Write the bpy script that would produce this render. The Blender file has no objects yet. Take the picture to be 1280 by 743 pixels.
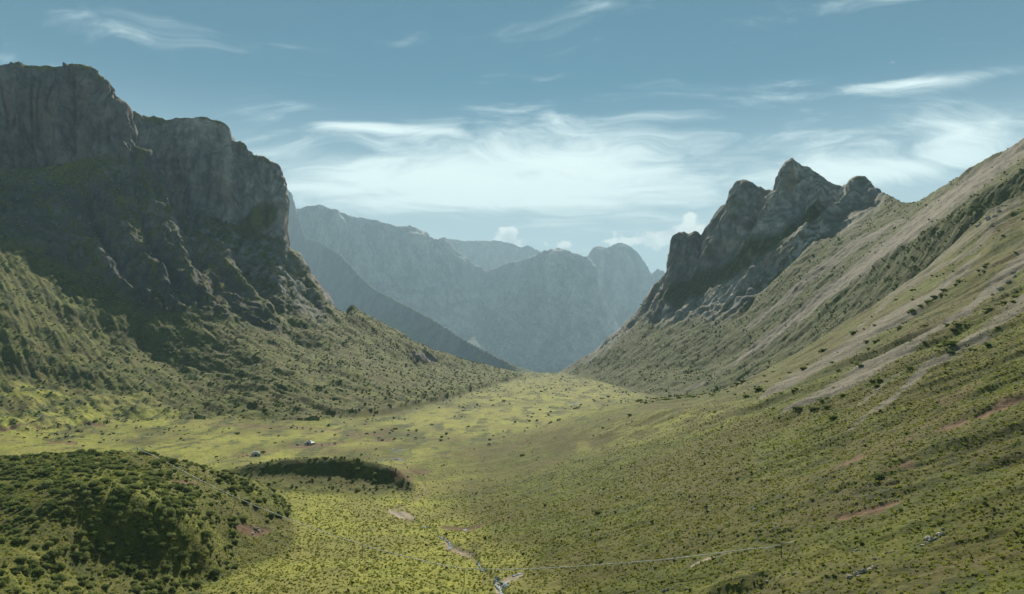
import bpy, math, random
import numpy as np
from mathutils import Vector, Matrix

random.seed(7)
rng = np.random.default_rng(7)
scene = bpy.context.scene
COL = scene.collection

# ------------------------------------------------------------------ camera
F, YH, CX = 1000.0, 430.0, 640.0          # focal length, horizon row, centre column (of a 1280 x 743 picture)
cam_data = bpy.data.cameras.new('camera')
cam_data.sensor_width = 36.0
cam_data.lens = 36.0 * F / 1280.0
cam_data.shift_y = (YH - 371.5) / 1280.0
cam_data.clip_start = 0.5
cam_data.clip_end = 40000
cam = bpy.data.objects.new('camera', cam_data)
COL.objects.link(cam)
cam.location = (0, 0, 0)
cam.rotation_euler = (math.radians(90), 0, 0)
scene.camera = cam

# ------------------------------------------------------------------ sun, sky, exposure
SUN_EL, SUN_AZ = 31.0, 3.0                 # degrees; azimuth to the right of straight ahead (+Y)
sun_data = bpy.data.lights.new('sun', 'SUN')
sun_data.energy = 5.0
sun_data.angle = math.radians(0.5)
sun_data.color = (1.0, 0.93, 0.80)
sun = bpy.data.objects.new('sun', sun_data)
COL.objects.link(sun)
_e, _a = math.radians(SUN_EL), math.radians(SUN_AZ)
SUN_DIR = Vector((math.sin(_a) * math.cos(_e), math.cos(_a) * math.cos(_e), math.sin(_e)))
sun.rotation_euler = SUN_DIR.to_track_quat('Z', 'Y').to_euler()
sun.location = SUN_DIR * 3000

scene.view_settings.view_transform = 'Standard'
scene.view_settings.look = 'None'
scene.view_settings.exposure = 0.93
scene.view_settings.gamma = 1.0
scene.cycles.use_denoising = True
scene.cycles.max_bounces = 5
scene.cycles.diffuse_bounces = 2
scene.cycles.glossy_bounces = 2
scene.cycles.transparent_max_bounces = 6
scene.cycles.volume_bounces = 0
scene.cycles.sample_clamp_indirect = 4


class Nodes:
    """small helper to write node trees as expressions"""
    def __init__(self, tree):
        self.t = tree
        self.n = tree.nodes
        self.l = tree.links

    def new(self, kind, **kw):
        nd = self.n.new(kind)
        for k, v in kw.items():
            setattr(nd, k, v)
        return nd

    def put(self, sock, v):
        if isinstance(v, bpy.types.NodeSocket):
            self.l.new(v, sock)
        elif v is not None:
            if sock.type == 'RGBA' and not isinstance(v, (int, float)) and len(v) == 3:
                v = (*v, 1.0)
            sock.default_value = v

    def m(self, op, a, b=None, c=None, clamp=False):
        nd = self.new('ShaderNodeMath', operation=op, use_clamp=clamp)
        for i, v in enumerate((a, b, c)):
            if v is not None:
                self.put(nd.inputs[i], v)
        return nd.outputs[0]

    def vm(self, op, a, b=None):
        nd = self.new('ShaderNodeVectorMath', operation=op)
        self.put(nd.inputs[0], a)
        if b is not None:
            self.put(nd.inputs[1], b)
        return nd.outputs[0]

    def xyz(self, x, y, z):
        nd = self.new('ShaderNodeCombineXYZ')
        for i, v in enumerate((x, y, z)):
            self.put(nd.inputs[i], v)
        return nd.outputs[0]

    def sep(self, v):
        nd = self.new('ShaderNodeSeparateXYZ')
        self.l.new(v, nd.inputs[0])
        return nd.outputs

    def noise(self, vec, scale, detail=4, rough=0.55, dist=0.0, dim='3D'):
        nd = self.new('ShaderNodeTexNoise', noise_dimensions=dim)
        if vec is not None:
            self.l.new(vec, nd.inputs['Vector'])
        nd.inputs['Scale'].default_value = scale
        nd.inputs['Detail'].default_value = detail
        nd.inputs['Roughness'].default_value = rough
        nd.inputs['Distortion'].default_value = dist
        return nd.outputs[0]

    def rng(self, v, a, b, c=0.0, d=1.0, smooth=True):
        nd = self.new('ShaderNodeMapRange', interpolation_type='SMOOTHSTEP' if smooth else 'LINEAR')
        self.put(nd.inputs[0], v)
        for i, q in enumerate((a, b, c, d)):
            nd.inputs[i + 1].default_value = q
        return nd.outputs[0]

    def mix(self, f, a, b, blend='MIX'):
        nd = self.new('ShaderNodeMix', data_type='RGBA', blend_type=blend)
        self.put(nd.inputs[0], f)
        self.put(nd.inputs[6], a)
        self.put(nd.inputs[7], b)
        return nd.outputs[2]

    def attr(self, name):
        nd = self.new('ShaderNodeAttribute', attribute_name=name)
        return nd


def build_world():
    w = bpy.data.worlds.new('World')
    scene.world = w
    w.use_nodes = True
    N = Nodes(w.node_tree)
    N.n.clear()
    sky = N.new('ShaderNodeTexSky', sky_type='NISHITA')
    sky.sun_disc = False
    sky.sun_elevation = math.radians(SUN_EL)
    sky.sun_rotation = math.radians(SUN_AZ)
    sky.altitude = 3500
    sky.air_density = 1.0
    sky.dust_density = 0.3
    sky.ozone_density = 1.0
    d = N.vm('NORMALIZE', N.new('ShaderNodeTexCoord').outputs['Generated'])
    x, y, z = N.sep(d)
    az = N.m('ARCTAN2', x, y)                                   # to the right of +Y
    hyp = N.m('SQRT', N.m('ADD', N.m('MULTIPLY', x, x), N.m('MULTIPLY', y, y)))
    el = N.m('DIVIDE', z, N.m('MAXIMUM', hyp, 0.02))
    # wind-drawn cirrus: noise on a flat sheet seen in perspective, warped
    zz = N.m('ADD', N.m('MAXIMUM', z, 0.0), 0.16)
    sheet = N.xyz(N.m('DIVIDE', x, zz), N.m('DIVIDE', y, zz), 0.0)
    wv = N.vm('ADD', sheet, N.vm('MULTIPLY', N.new('ShaderNodeTexNoise').outputs[1], (0, 0, 0)))
    warp = N.new('ShaderNodeTexNoise')
    N.l.new(sheet, warp.inputs['Vector'])
    warp.inputs['Scale'].default_value = 1.3
    warp.inputs['Detail'].default_value = 3
    off = N.vm('MULTIPLY', N.vm('SUBTRACT', warp.outputs[1], (0.5, 0.5, 0.5)), (1.1, 0.7, 0.0))
    wv = N.vm('ADD', sheet, off)
    fib = N.noise(N.vm('MULTIPLY', wv, (0.75, 1.9, 1.0)), 2.9, 12, 0.64)
    soft = N.noise(N.vm('MULTIPLY', wv, (0.6, 1.0, 1.0)), 0.9, 4, 0.5)
    cl = N.m('ADD', N.m('MULTIPLY', N.m('MULTIPLY_ADD', fib, 1.45, -.225), 0.66), N.m('MULTIPLY', soft, 0.34))

    def blob(px, py, sx, sy, amp):
        a0 = math.atan2(px - CX, F)
        e0 = (YH - py) / F / math.hypot(1.0, (px - CX) / F)
        u = N.m('DIVIDE', N.m('SUBTRACT', az, a0), sx / F)
        v = N.m('DIVIDE', N.m('SUBTRACT', el, e0), sy / F)
        r2 = N.m('ADD', N.m('MULTIPLY', u, u), N.m('MULTIPLY', v, v))
        return N.m('MULTIPLY', N.m('EXPONENT', N.m('MULTIPLY', r2, -1.0)), amp)

    blobs = [(690, 185, 190, 48, .20), (520, 215, 170, 34, .15), (640, 245, 430, 44, .15), (455, 159, 75, 7, .17),
             (1190, 165, 150, 32, .19), (1150, 104, 150, 10, .20), (1110, 214, 90, 14, .17), (900, 228, 190, 16, .10),
             (500, 240, 190, 26, .10), (1010, 100, 60, 6, .10), (70, 28, 130, 17, .05), (250, 45, 120, 22, .06), (1120, 2, 190, 14, .14), (20, 75, 60, 10, .12),
             (850, 140, 110, 10, .10), (760, 5, 70, 10, .07)]
    b = None
    for q in blobs:
        o = blob(*q)
        b = o if b is None else N.m('ADD', b, o)
    veil = N.rng(N.m('SUBTRACT', N.m('ADD', cl, N.m('MULTIPLY', b, 1.25)), N.rng(el, .22, .42, 0.0, .05)), 0.53, 0.93)
    # thin bright lenticular streaks low in the sky
    st = N.noise(N.xyz(N.m('MULTIPLY', az, 3.2), N.m('MULTIPLY', el, 30.0), 0.3), 1.6, 6, 0.55)
    streak = N.m('MULTIPLY', N.rng(st, 0.52, 0.66), N.m('ADD', blob(860, 240, 170, 34, .9), blob(1100, 214, 90, 14, .8)))
    # small heaped clouds standing on the far ridges
    cu = N.noise(N.xyz(N.m('MULTIPLY', az, 1.0), N.m('MULTIPLY', el, 1.25), 0.0), 26.0, 7, 0.58)
    cb = N.m('ADD', N.m('ADD', blob(633, 296, 28, 14, .36), blob(826, 296, 46, 17, .34)),
             N.m('ADD', blob(715, 306, 80, 8, .22), blob(880, 280, 36, 16, .20)))
    cum = N.rng(N.m('ADD', cu, cb), 0.70, 0.78)
    cum = N.m('MULTIPLY', cum, N.rng(el, 0.10, 0.125))
    base = N.mix(1.0, sky.outputs[0], (0.165, 0.56, 0.54, 1), 'MULTIPLY')
    base = N.mix(N.rng(el, .33, .09, 0.0, .72), base, (9.2, 10.8, 10.8, 1))
    c1 = N.mix(N.m('MULTIPLY', veil, 0.95), base, (12.2, 14.0, 13.6, 1))
    c2 = N.mix(streak, c1, (12.5, 13.8, 13.2, 1))
    cumcol = N.mix(N.rng(cu, 0.40, 0.60), (8.5, 9.9, 10.0, 1), (13.0, 13.8, 13.2, 1))
    c3 = N.mix(cum, c2, cumcol)
    bg = N.new('ShaderNodeBackground')
    N.l.new(c3, bg.inputs[0])
    bg.inputs[1].default_value = 0.05
    out = N.new('ShaderNodeOutputWorld')
    N.l.new(bg.outputs[0], out.inputs[0])


build_world()

# ------------------------------------------------------------------ numpy noise
_perm = np.random.default_rng(11).permutation(256).astype(np.int32)
_perm = np.concatenate([_perm, _perm, _perm])
_g = np.random.default_rng(12).normal(size=(256, 3)).astype(np.float32)
_g /= np.linalg.norm(_g, axis=1, keepdims=True)
_g2 = np.random.default_rng(13).normal(size=(256, 2)).astype(np.float32)
_g2 /= np.linalg.norm(_g2, axis=1, keepdims=True)


def perlin2(x, y, seed=0):
    x = np.asarray(x, np.float32) + seed * 17.31
    y = np.asarray(y, np.float32) + seed * 5.77
    xi, yi = np.floor(x), np.floor(y)
    xf, yf = x - xi, y - yi
    xi = xi.astype(np.int32) & 255
    yi = yi.astype(np.int32) & 255
    u = xf * xf * xf * (xf * (xf * 6 - 15) + 10)
    v = yf * yf * yf * (yf * (yf * 6 - 15) + 10)
    a, b = _perm[xi], _perm[xi + 1]

    def gr(h, dx, dy):
        g = _g2[h]
        return g[..., 0] * dx + g[..., 1] * dy
    n00 = gr(_perm[a + yi], xf, yf)
    n10 = gr(_perm[b + yi], xf - 1, yf)
    n01 = gr(_perm[a + yi + 1], xf, yf - 1)
    n11 = gr(_perm[b + yi + 1], xf - 1, yf - 1)
    p = n00 + u * (n10 - n00)
    q = n01 + u * (n11 - n01)
    return (p + v * (q - p)) * 1.5


def perlin3(x, y, z, seed=0):
    x = np.asarray(x, np.float32) + seed * 17.31
    y = np.asarray(y, np.float32) + seed * 5.77
    z = np.asarray(z, np.float32) + seed * 9.13
    xi, yi, zi = np.floor(x), np.floor(y), np.floor(z)
    xf, yf, zf = x - xi, y - yi, z - zi
    xi, yi, zi = (q.astype(np.int32) & 255 for q in (xi, yi, zi))
    u, v, w = (q * q * q * (q * (q * 6 - 15) + 10) for q in (xf, yf, zf))
    A, B = _perm[xi] + yi, _perm[xi + 1] + yi
    aa, ab, ba, bb = _perm[A] + zi, _perm[A + 1] + zi, _perm[B] + zi, _perm[B + 1] + zi

    def gr(h, dx, dy, dz):
        g = _g[_perm[h]]
        return g[..., 0] * dx + g[..., 1] * dy + g[..., 2] * dz
    def lerp(t, p, q):
        return p + t * (q - p)
    r0 = lerp(v, lerp(u, gr(aa, xf, yf, zf), gr(ba, xf - 1, yf, zf)), lerp(u, gr(ab, xf, yf - 1, zf), gr(bb, xf - 1, yf - 1, zf)))
    r1 = lerp(v, lerp(u, gr(aa + 1, xf, yf, zf - 1), gr(ba + 1, xf - 1, yf, zf - 1)),
              lerp(u, gr(ab + 1, xf, yf - 1, zf - 1), gr(bb + 1, xf - 1, yf - 1, zf - 1)))
    return lerp(w, r0, r1) * 1.5


def fbm2(x, y, octaves, seed=0, gain=0.5):
    s, a, f = 0, 1.0, 1.0
    for o in range(octaves):
        s = s + a * perlin2(x * f, y * f, seed + o * 3)
        a *= gain
        f *= 2.03
    return s


def fbm3(x, y, z, octaves, seed=0, gain=0.5):
    s, a, f = 0, 1.0, 1.0
    for o in range(octaves):
        s = s + a * perlin3(x * f, y * f, z * f, seed + o * 3)
        a *= gain
        f *= 2.03
    return s


def ridged3(x, y, z, octaves, seed=0, gain=0.5):
    s, a, f = 0, 1.0, 1.0
    for o in range(octaves):
        s = s + a * (1 - np.abs(perlin3(x * f, y * f, z * f, seed + o * 3)) * 2.0)
        a *= gain
        f *= 2.03
    return s


def sstep(a, b, x):
    t = np.clip((x - a) / (b - a), 0, 1)
    return t * t * (3 - 2 * t)


def gblur(a, sigma, axis):
    if sigma <= 0:
        return a
    r = max(1, int(sigma * 2.5))
    k = np.exp(-0.5 * (np.arange(-r, r + 1) / sigma) ** 2)
    k /= k.sum()
    pad = [(0, 0)] * a.ndim
    pad[axis] = (r, r)
    p = np.pad(a, pad, mode='edge')
    out = np.zeros_like(a)
    n = a.shape[axis]
    for i, w in enumerate(k):
        sl = [slice(None)] * a.ndim
        sl[axis] = slice(i, i + n)
        out += w.astype(a.dtype) * p[tuple(sl)]
    return out


# ------------------------------------------------------------------ terrain: ridge by ridge
# Every mountain is described by contour polylines, near to far, whose points are sight lines (column, row) with the
# distance in metres at which the ground stands there; from these come true heights on one ground sheet.
NC_IN, NC_OUT, NR = 1150, 75, 860
cols = np.concatenate([np.linspace(-460, -20, NC_OUT, endpoint=False), np.linspace(-20, 1300, NC_IN, endpoint=False),
                       np.linspace(1300, 1740, NC_OUT)]).astype(np.float32)
NC = len(cols)
ND = 3700
D = np.exp(np.linspace(math.log(4.0), math.log(26000.0), ND)).astype(np.float32)
S = (cols - CX) / F                                              # x / y of every column
colstep = np.gradient(cols)


def line(pts, smooth):
    p = np.array(pts, float)
    py = np.interp(cols, p[:, 0], p[:, 1])
    d = np.interp(cols, p[:, 0], p[:, 2])
    if smooth > 0:
        py = gblur(py, smooth, 0)
        d = gblur(d, smooth, 0)
    else:
        d = gblur(d, 6, 0)
    return d, (YH - py) / F * d


def push(contours, near, far, x0=340.0, x1=655.0):
    """the same sight lines, standing farther away: distances times near at x0, times far at x1"""
    return [[(x, y, d * float(np.interp(x, [x0, x1], [near, far]))) for x, y, d in c] for c in contours]


def layer(contours, blur=5, crest=True, front=1.2, back=0.55, cs=9):
    ks = []
    for i, c in enumerate(contours):
        ks.append(line(c, 0 if (crest and i == len(contours) - 1) else cs))
    for i in range(1, len(ks)):
        ks[i] = (np.maximum(ks[i][0], ks[i - 1][0] + 6), ks[i][1])
    d = np.stack([k[0] for k in ks], 1)
    z = np.stack([k[1] for k in ks], 1)
    out = np.empty((NC, ND), np.float32)
    for c in range(NC):
        out[c] = np.interp(D, d[c], z[c])
    f = D[None, :] < d[:, :1]
    out = np.where(f, z[:, :1] - front * (d[:, :1] - D[None, :]), out)
    b = D[None, :] > d[:, -1:]
    out = np.where(b, z[:, -1:] - back * (D[None, :] - d[:, -1:]), out).astype(np.float32)
    out = gblur(out, blur, 1)
    if crest:                                                   # rounding the crest must not lower the skyline
        t = np.where(D[None, :] > d[:, :1], out / D[None, :], -9).max(1)
        want = z[:, -1] / d[:, -1]
        w = np.clip((D[None, :] - d[:, :1]) / np.maximum(d[:, -1:] - d[:, :1], 1), 0, 1)
        out += ((want - t) * d[:, -1])[:, None].astype(np.float32) * w
    return out


# valley floor, and the hill the camera stands on
X = S[:, None] * D[None, :]
Y = np.broadcast_to(D[None, :], X.shape)
floor = -75.5 - 0.0035 * np.maximum(Y - 250, 0) + 0 * X
floor += 26 * sstep(-430, -820, X) * sstep(500, 950, Y)
floor += 74 * np.exp(-Y / 42.0)
floor = np.where(Y > 2300, np.minimum(floor, -.0372 * Y), floor)
floor = floor.astype(np.float32)

LAYERS = []


def add(name, z, k):
    LAYERS.append((name, z.astype(np.float32), k))


add('near_hill', layer([
    [(-460, 900, 150), (0, 800, 150), (100, 800, 178), (200, 800, 205), (260, 790, 212), (300, 790, 215), (380, 780, 220)],
    [(-460, 760, 190), (0, 725, 185), (60, 722, 204), (110, 718, 223), (170, 718, 234), (215, 718, 241), (250, 735, 247), (290, 760, 240), (380, 760, 250)],
    [(-460, 650, 230), (0, 640, 236), (60, 622, 238), (110, 610, 245), (170, 620, 251), (215, 640, 257), (250, 668, 261), (285, 715, 262), (380, 700, 285)],
    [(-460, 622, 290), (0, 602, 280), (90, 593, 282), (180, 600, 285), (250, 625, 290), (310, 655, 305), (380, 680, 310)],
    [(-460, 580, 330), (-100, 570, 335), (0, 571, 338), (60, 568, 340), (110, 566, 342), (180, 566, 345), (215, 575, 347), (260, 585, 352),
     (300, 595, 355), (330, 605, 356), (352, 620, 358), (366, 645, 360), (380, 690, 360), (420, 760, 360)]],
    blur=5, back=0.45, cs=7), 4.0)
add('moraine_ridge', layer([
    [(240, 640, 395), (285, 612, 420), (340, 612, 412), (400, 619, 403), (450, 627, 391), (490, 636, 382), (520, 648, 380), (560, 680, 370)],
    [(240, 632, 405), (285, 597, 443), (340, 596, 439), (400, 595, 434), (450, 600, 425), (490, 610, 412), (520, 640, 392), (560, 680, 375)],
    [(240, 620, 420), (285, 588, 452), (310, 581, 452), (340, 576, 450), (400, 571, 446), (440, 573, 440), (470, 578, 432), (490, 584, 425),
     (505, 592, 420), (516, 606, 415), (530, 640, 410), (560, 680, 400)]],
    blur=4, back=0.35, cs=6), 3.0)
add('left_mountain', layer([
    [(-460, 505, 700), (-200, 488, 760), (0, 474, 850), (60, 472, 890), (100, 478, 895), (170, 493, 880), (220, 503, 860), (300, 521, 810), (360, 532, 770), (420, 540, 740), (470, 560, 690)],
    [(-460, 330, 880), (0, 392, 950), (60, 415, 995), (120, 432, 1035), (190, 456, 1072), (230, 464, 1062), (260, 470, 1035), (320, 480, 960), (380, 490, 900), (470, 560, 760)],
    [(-460, 230, 1150), (0, 308, 1150), (50, 332, 1160), (110, 365, 1162), (180, 394, 1160), (260, 404, 1190), (310, 412, 1230), (360, 430, 1230), (400, 470, 1150), (470, 570, 800)],
    [(-460, 160, 1380), (0, 226, 1440), (60, 214, 1470), (100, 206, 1485), (150, 205, 1490), (168, 215, 1490), (190, 230, 1490), (215, 275, 1450), (270, 335, 1375), (330, 395, 1310), (360, 424, 1290), (400, 470, 1200), (470, 580, 820)],
    [(-460, 90, 1420), (-60, 78, 1490), (0, 82, 1510), (22, 80, 1515), (40, 84, 1520), (60, 82, 1530), (75, 84, 1540), (90, 79, 1550), (105, 82, 1555),
     (115, 88, 1560), (130, 96, 1560), (145, 112, 1560), (150, 122, 1560), (155, 135, 1560), (160, 152, 1555), (167, 182, 1545), (188, 191, 1530), (195, 215, 1515), (215, 250, 1480),
     (240, 281, 1450), (270, 305, 1420), (300, 340, 1385), (330, 376, 1350), (360, 409, 1330), (380, 432, 1310), (400, 470, 1220), (470, 590, 830)]],
    blur=4, back=0.5, front=.2), 14)
add('left_cliff', layer([
    [(100, 600, 1300), (250, 480, 1050), (300, 500, 930), (360, 505, 900), (420, 522, 830), (480, 519, 870), (550, 500, 1080), (600, 485, 1380), (640, 473, 1780), (670, 468, 2150), (720, 480, 2250)],
    [(100, 500, 1500), (200, 420, 1450), (300, 410, 1420), (350, 425, 1300), (400, 440, 1220), (440, 440, 1250), (500, 452, 1380), (570, 462, 1700), (630, 466, 2000), (720, 490, 2300)],
    [(100, 350, 1640), (190, 300, 1620), (250, 305, 1600), (300, 318, 1590), (340, 326, 1590), (358, 332, 1590), (385, 372, 1545), (420, 407, 1420), (470, 425, 1450), (517, 434, 1520), (570, 450, 1800), (630, 464, 2080), (720, 500, 2400)],
    [(100, 260, 1720), (190, 240, 1690), (215, 235, 1685), (250, 262, 1675), (300, 290, 1660), (340, 298, 1650), (358, 306, 1650), (385, 338, 1620), (420, 398, 1470), (470, 411, 1510), (517, 431, 1570), (570, 448, 1840), (630, 463, 2110), (720, 500, 2450)],
    [(100, 165, 1800), (150, 142, 1790), (163, 140, 1800), (172, 141, 1810), (180, 144, 1820), (195, 146, 1840), (205, 148, 1840), (215, 150, 1815), (225, 148, 1785), (235, 147, 1765), (255, 146, 1750), (275, 152, 1750),
     (290, 162, 1750), (297, 175, 1750), (310, 183, 1750), (318, 195, 1750), (330, 197, 1750), (345, 206, 1750), (353, 218, 1745), (356, 232, 1745), (358, 300, 1735), (370, 313, 1710),
     (385, 338, 1665), (402, 362, 1610), (420, 388, 1560), (432, 390, 1560), (440, 382, 1580), (478, 404, 1600), (517, 427, 1640), (570, 446, 1900), (630, 462, 2150), (720, 500, 2500)]],
    blur=3, back=0.5), 22)
add('second_ridge', layer(push([
    [(250, 520, 1700), (400, 500, 1700), (480, 490, 1750), (560, 480, 1900), (620, 474, 2100), (670, 469, 2260), (720, 475, 2300)],
    [(250, 420, 1900), (380, 400, 1900), (420, 400, 1900), (470, 410, 1880), (520, 428, 1960), (580, 452, 2120), (640, 464, 2270), (720, 480, 2400)],
    [(250, 330, 2050), (330, 320, 2040), (375, 330, 2020), (400, 345, 1990), (430, 372, 1980), (470, 395, 1960), (520, 412, 2020), (585, 445, 2170), (645, 463, 2300), (720, 485, 2430)],
    [(250, 240, 2100), (340, 230, 2100), (357, 234, 2100), (365, 243, 2100), (370, 262, 2095), (378, 285, 2090), (382, 298, 2085), (400, 303, 2080), (425, 318, 2070),
     (450, 345, 2050), (470, 363, 2040), (500, 378, 2070), (537, 397, 2110), (589, 430, 2210), (655, 463, 2330), (672, 467, 2360), (720, 490, 2450)]], 6.5, 2.2),
    blur=3, back=0.55), 10)
add('far_left_mountain', layer(push([
    [(250, 470, 2300), (560, 470, 2330), (690, 468, 2360), (760, 468, 2380), (840, 460, 2450)],
    [(250, 430, 2450), (560, 432, 2500), (640, 436, 2520), (690, 440, 2480), (740, 440, 2500), (790, 440, 2600), (840, 440, 2650)],
    [(250, 330, 2640), (400, 330, 2650), (520, 352, 2740), (600, 388, 2900), (640, 395, 2760), (700, 385, 2590), (735, 380, 2610), (760, 400, 2680), (840, 440, 2740)],
    [(250, 262, 2700), (340, 262, 2700), (372, 262, 2700), (400, 256, 2720), (410, 260, 2730), (430, 268, 2760), (440, 269, 2780), (465, 275, 2800), (490, 281, 2840), (500, 284, 2860), (512, 283, 2880), (525, 292, 2900),
     (545, 300, 2930), (556, 297, 2940), (570, 313, 2960), (590, 328, 2990), (610, 338, 3000), (622, 335, 2960), (635, 330, 2920), (650, 325, 2880), (660, 322, 2860), (680, 317, 2810), (690, 312, 2780), (697, 310, 2770), (708, 315, 2770), (720, 318, 2770), (733, 322, 2780),
     (741, 330, 2790), (748, 350, 2800), (756, 375, 2810), (768, 402, 2820), (782, 432, 2820), (840, 460, 2850)]], 5.0, 5.2),
    blur=3, back=0.7), 10)
add('far_pinnacle', layer(push([
    [(640, 470, 2800), (840, 465, 2800), (1000, 465, 2800)],
    [(640, 440, 3000), (760, 420, 3050), (840, 430, 3050), (1000, 440, 3050)],
    [(640, 400, 3200), (720, 345, 3260), (735, 320, 3280), (742, 310, 3290), (750, 308, 3300), (757, 311, 3300), (765, 308, 3300), (772, 305, 3300), (778, 303, 3300), (784, 305, 3300), (792, 313, 3300), (805, 328, 3300), (813, 342, 3300), (817, 341, 3320), (822, 337, 3330), (828, 337, 3330), (834, 343, 3330), (850, 360, 3330), (1000, 420, 3330)]], 5.5, 5.5),
    blur=3, back=0.7), 8)
add('far_ridge', layer(push([
    [(300, 470, 3400), (900, 470, 3400)],
    [(300, 330, 3820), (560, 345, 3820), (700, 355, 3820), (900, 420, 3800)],
    [(300, 300, 3950), (420, 272, 3600), (440, 268, 3500), (465, 268, 3500), (490, 276, 3550), (507, 283, 3600), (530, 300, 3800), (560, 299, 3950), (585, 301, 3950), (622, 301, 3950), (640, 304, 3950), (653, 310, 3950), (660, 306, 3950), (668, 312, 3950), (683, 317, 3950), (720, 340, 3950), (900, 420, 3950)]], 5.5, 5.5),
    blur=3, back=0.7), 8)
add('right_mountain', layer([
    [(640, 500, 2350), (690, 468, 2300), (740, 474, 1800), (780, 487, 1400), (820, 498, 1180), (870, 506, 1050), (930, 500, 1000), (1000, 463, 960), (1080, 410, 930), (1160, 355, 880), (1280, 265, 800), (1740, 0, 640)],
    [(640, 500, 2400), (700, 467, 2330), (740, 458, 2000), (780, 458, 1640), (820, 462, 1420), (870, 462, 1300), (930, 440, 1220), (1000, 396, 1150), (1080, 340, 1070), (1130, 306, 1000), (1160, 286, 955), (1200, 260, 905), (1240, 236, 878), (1280, 212, 855), (1740, -70, 700)],
    [(640, 500, 2450), (700, 466, 2350), (740, 449, 2090), (780, 432, 1830), (820, 418, 1680), (870, 398, 1570), (900, 392, 1520), (930, 372, 1500), (950, 345, 1500), (1000, 300, 1470), (1050, 284, 1430), (1080, 274, 1400), (1105, 264, 1370), (1140, 262, 1260), (1200, 230, 1150), (1280, 188, 1050), (1740, -110, 800)],
    [(640, 500, 2500), (700, 465, 2370), (740, 444, 2150), (780, 415, 2000), (820, 385, 1850), (845, 380, 1800), (880, 345, 1760), (920, 300, 1700), (950, 290, 1660), (970, 270, 1640), (1010, 262, 1600), (1040, 266, 1560), (1060, 260, 1530), (1085, 255, 1500), (1105, 255, 1420), (1140, 259, 1290), (1200, 225, 1170), (1280, 182, 1070), (1740, -115, 810)],
    [(640, 500, 2550), (700, 464, 2390), (740, 440, 2190), (780, 405, 2060), (800, 385, 2020), (815, 360, 1990), (825, 350, 1960), (833, 338, 1940), (838, 303, 1920), (842, 295, 1915), (850, 291, 1910), (855, 291, 1910), (861, 294, 1905), (868, 289, 1900), (876, 294, 1890),
     (885, 280, 1880), (895, 265, 1870), (903, 257, 1860), (909, 253, 1850), (913, 240, 1840), (922, 228, 1830), (932, 226, 1820), (940, 229, 1810), (945, 233, 1805), (955, 236, 1790), (966, 238, 1770), (970, 230, 1755), (974, 214, 1740), (980, 205, 1735), (986, 200, 1730), (990, 197, 1725), (996, 202, 1720),
     (1003, 208, 1715), (1010, 210, 1710), (1025, 219, 1690), (1035, 227, 1670), (1045, 231, 1650), (1052, 233, 1640), (1058, 230, 1620), (1063, 224, 1610), (1072, 220, 1600), (1080, 220, 1590), (1087, 225, 1570), (1093, 234, 1540), (1100, 240, 1490), (1110, 245, 1440), (1125, 252, 1360), (1140, 255, 1320),
     (1150, 251, 1290), (1170, 239, 1250), (1200, 219, 1200), (1240, 196, 1140), (1280, 174, 1090), (1740, -120, 820)]],
    blur=3, back=0.6), 8)
add('right_spur', layer([
    [(520, 860, 190), (640, 805, 200), (760, 800, 180), (900, 800, 160), (1100, 800, 135), (1280, 800, 115), (1740, 760, 90)],
    [(520, 740, 245), (600, 702, 278), (760, 700, 241), (900, 700, 206), (1100, 700, 171), (1280, 700, 148), (1740, 640, 105)],
    [(520, 660, 340), (600, 622, 395), (760, 620, 323), (900, 620, 263), (1100, 618, 209), (1280, 615, 178), (1740, 540, 130)],
    [(520, 600, 450), (600, 560, 575), (760, 560, 433), (900, 560, 332), (1100, 555, 253), (1280, 545, 212), (1740, 440, 165)],
    [(520, 580, 500), (640, 549, 600), (700, 536, 560), (760, 524, 530), (820, 516, 485), (900, 510, 425), (1000, 490, 386), (1100, 480, 338), (1280, 462, 276), (1740, 310, 205)],
    [(520, 582, 540), (640, 546, 630), (700, 528, 620), (760, 511, 600), (820, 503, 580), (870, 501, 565), (930, 482, 550), (1000, 455, 535), (1080, 418, 520), (1160, 385, 490), (1280, 350, 440), (1740, 120, 310)],
    [(520, 584, 560), (640, 545, 655), (700, 525, 650), (760, 508, 640), (820, 499, 630), (870, 496, 620), (900, 490, 615), (930, 477, 612), (1000, 440, 620), (1080, 390, 645), (1120, 364, 662), (1160, 334, 680), (1190, 308, 686), (1210, 288, 690), (1225, 276, 690), (1240, 262, 690), (1252, 256, 690), (1262, 250, 690), (1280, 245, 685), (1740, -20, 540)]],
    blur=5, back=0.5, cs=12), 7)

Z = floor.copy()
RID = np.zeros((NC, ND), np.int8)                               # 0 = valley floor, i + 1 = LAYERS[i]
for i, (name, zl, k) in enumerate(LAYERS):
    h = np.clip(0.5 + 0.5 * (zl - Z) / k, 0, 1)
    RID = np.where(zl > Z, i + 1, RID)
    Z = Z * (1 - h) + zl * h + k * h * (1 - h)
Z = Z.astype(np.float32)
NAMES = ['valley_floor'] + [l[0] for l in LAYERS]
RIX = {n: i for i, n in enumerate(NAMES)}

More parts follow.
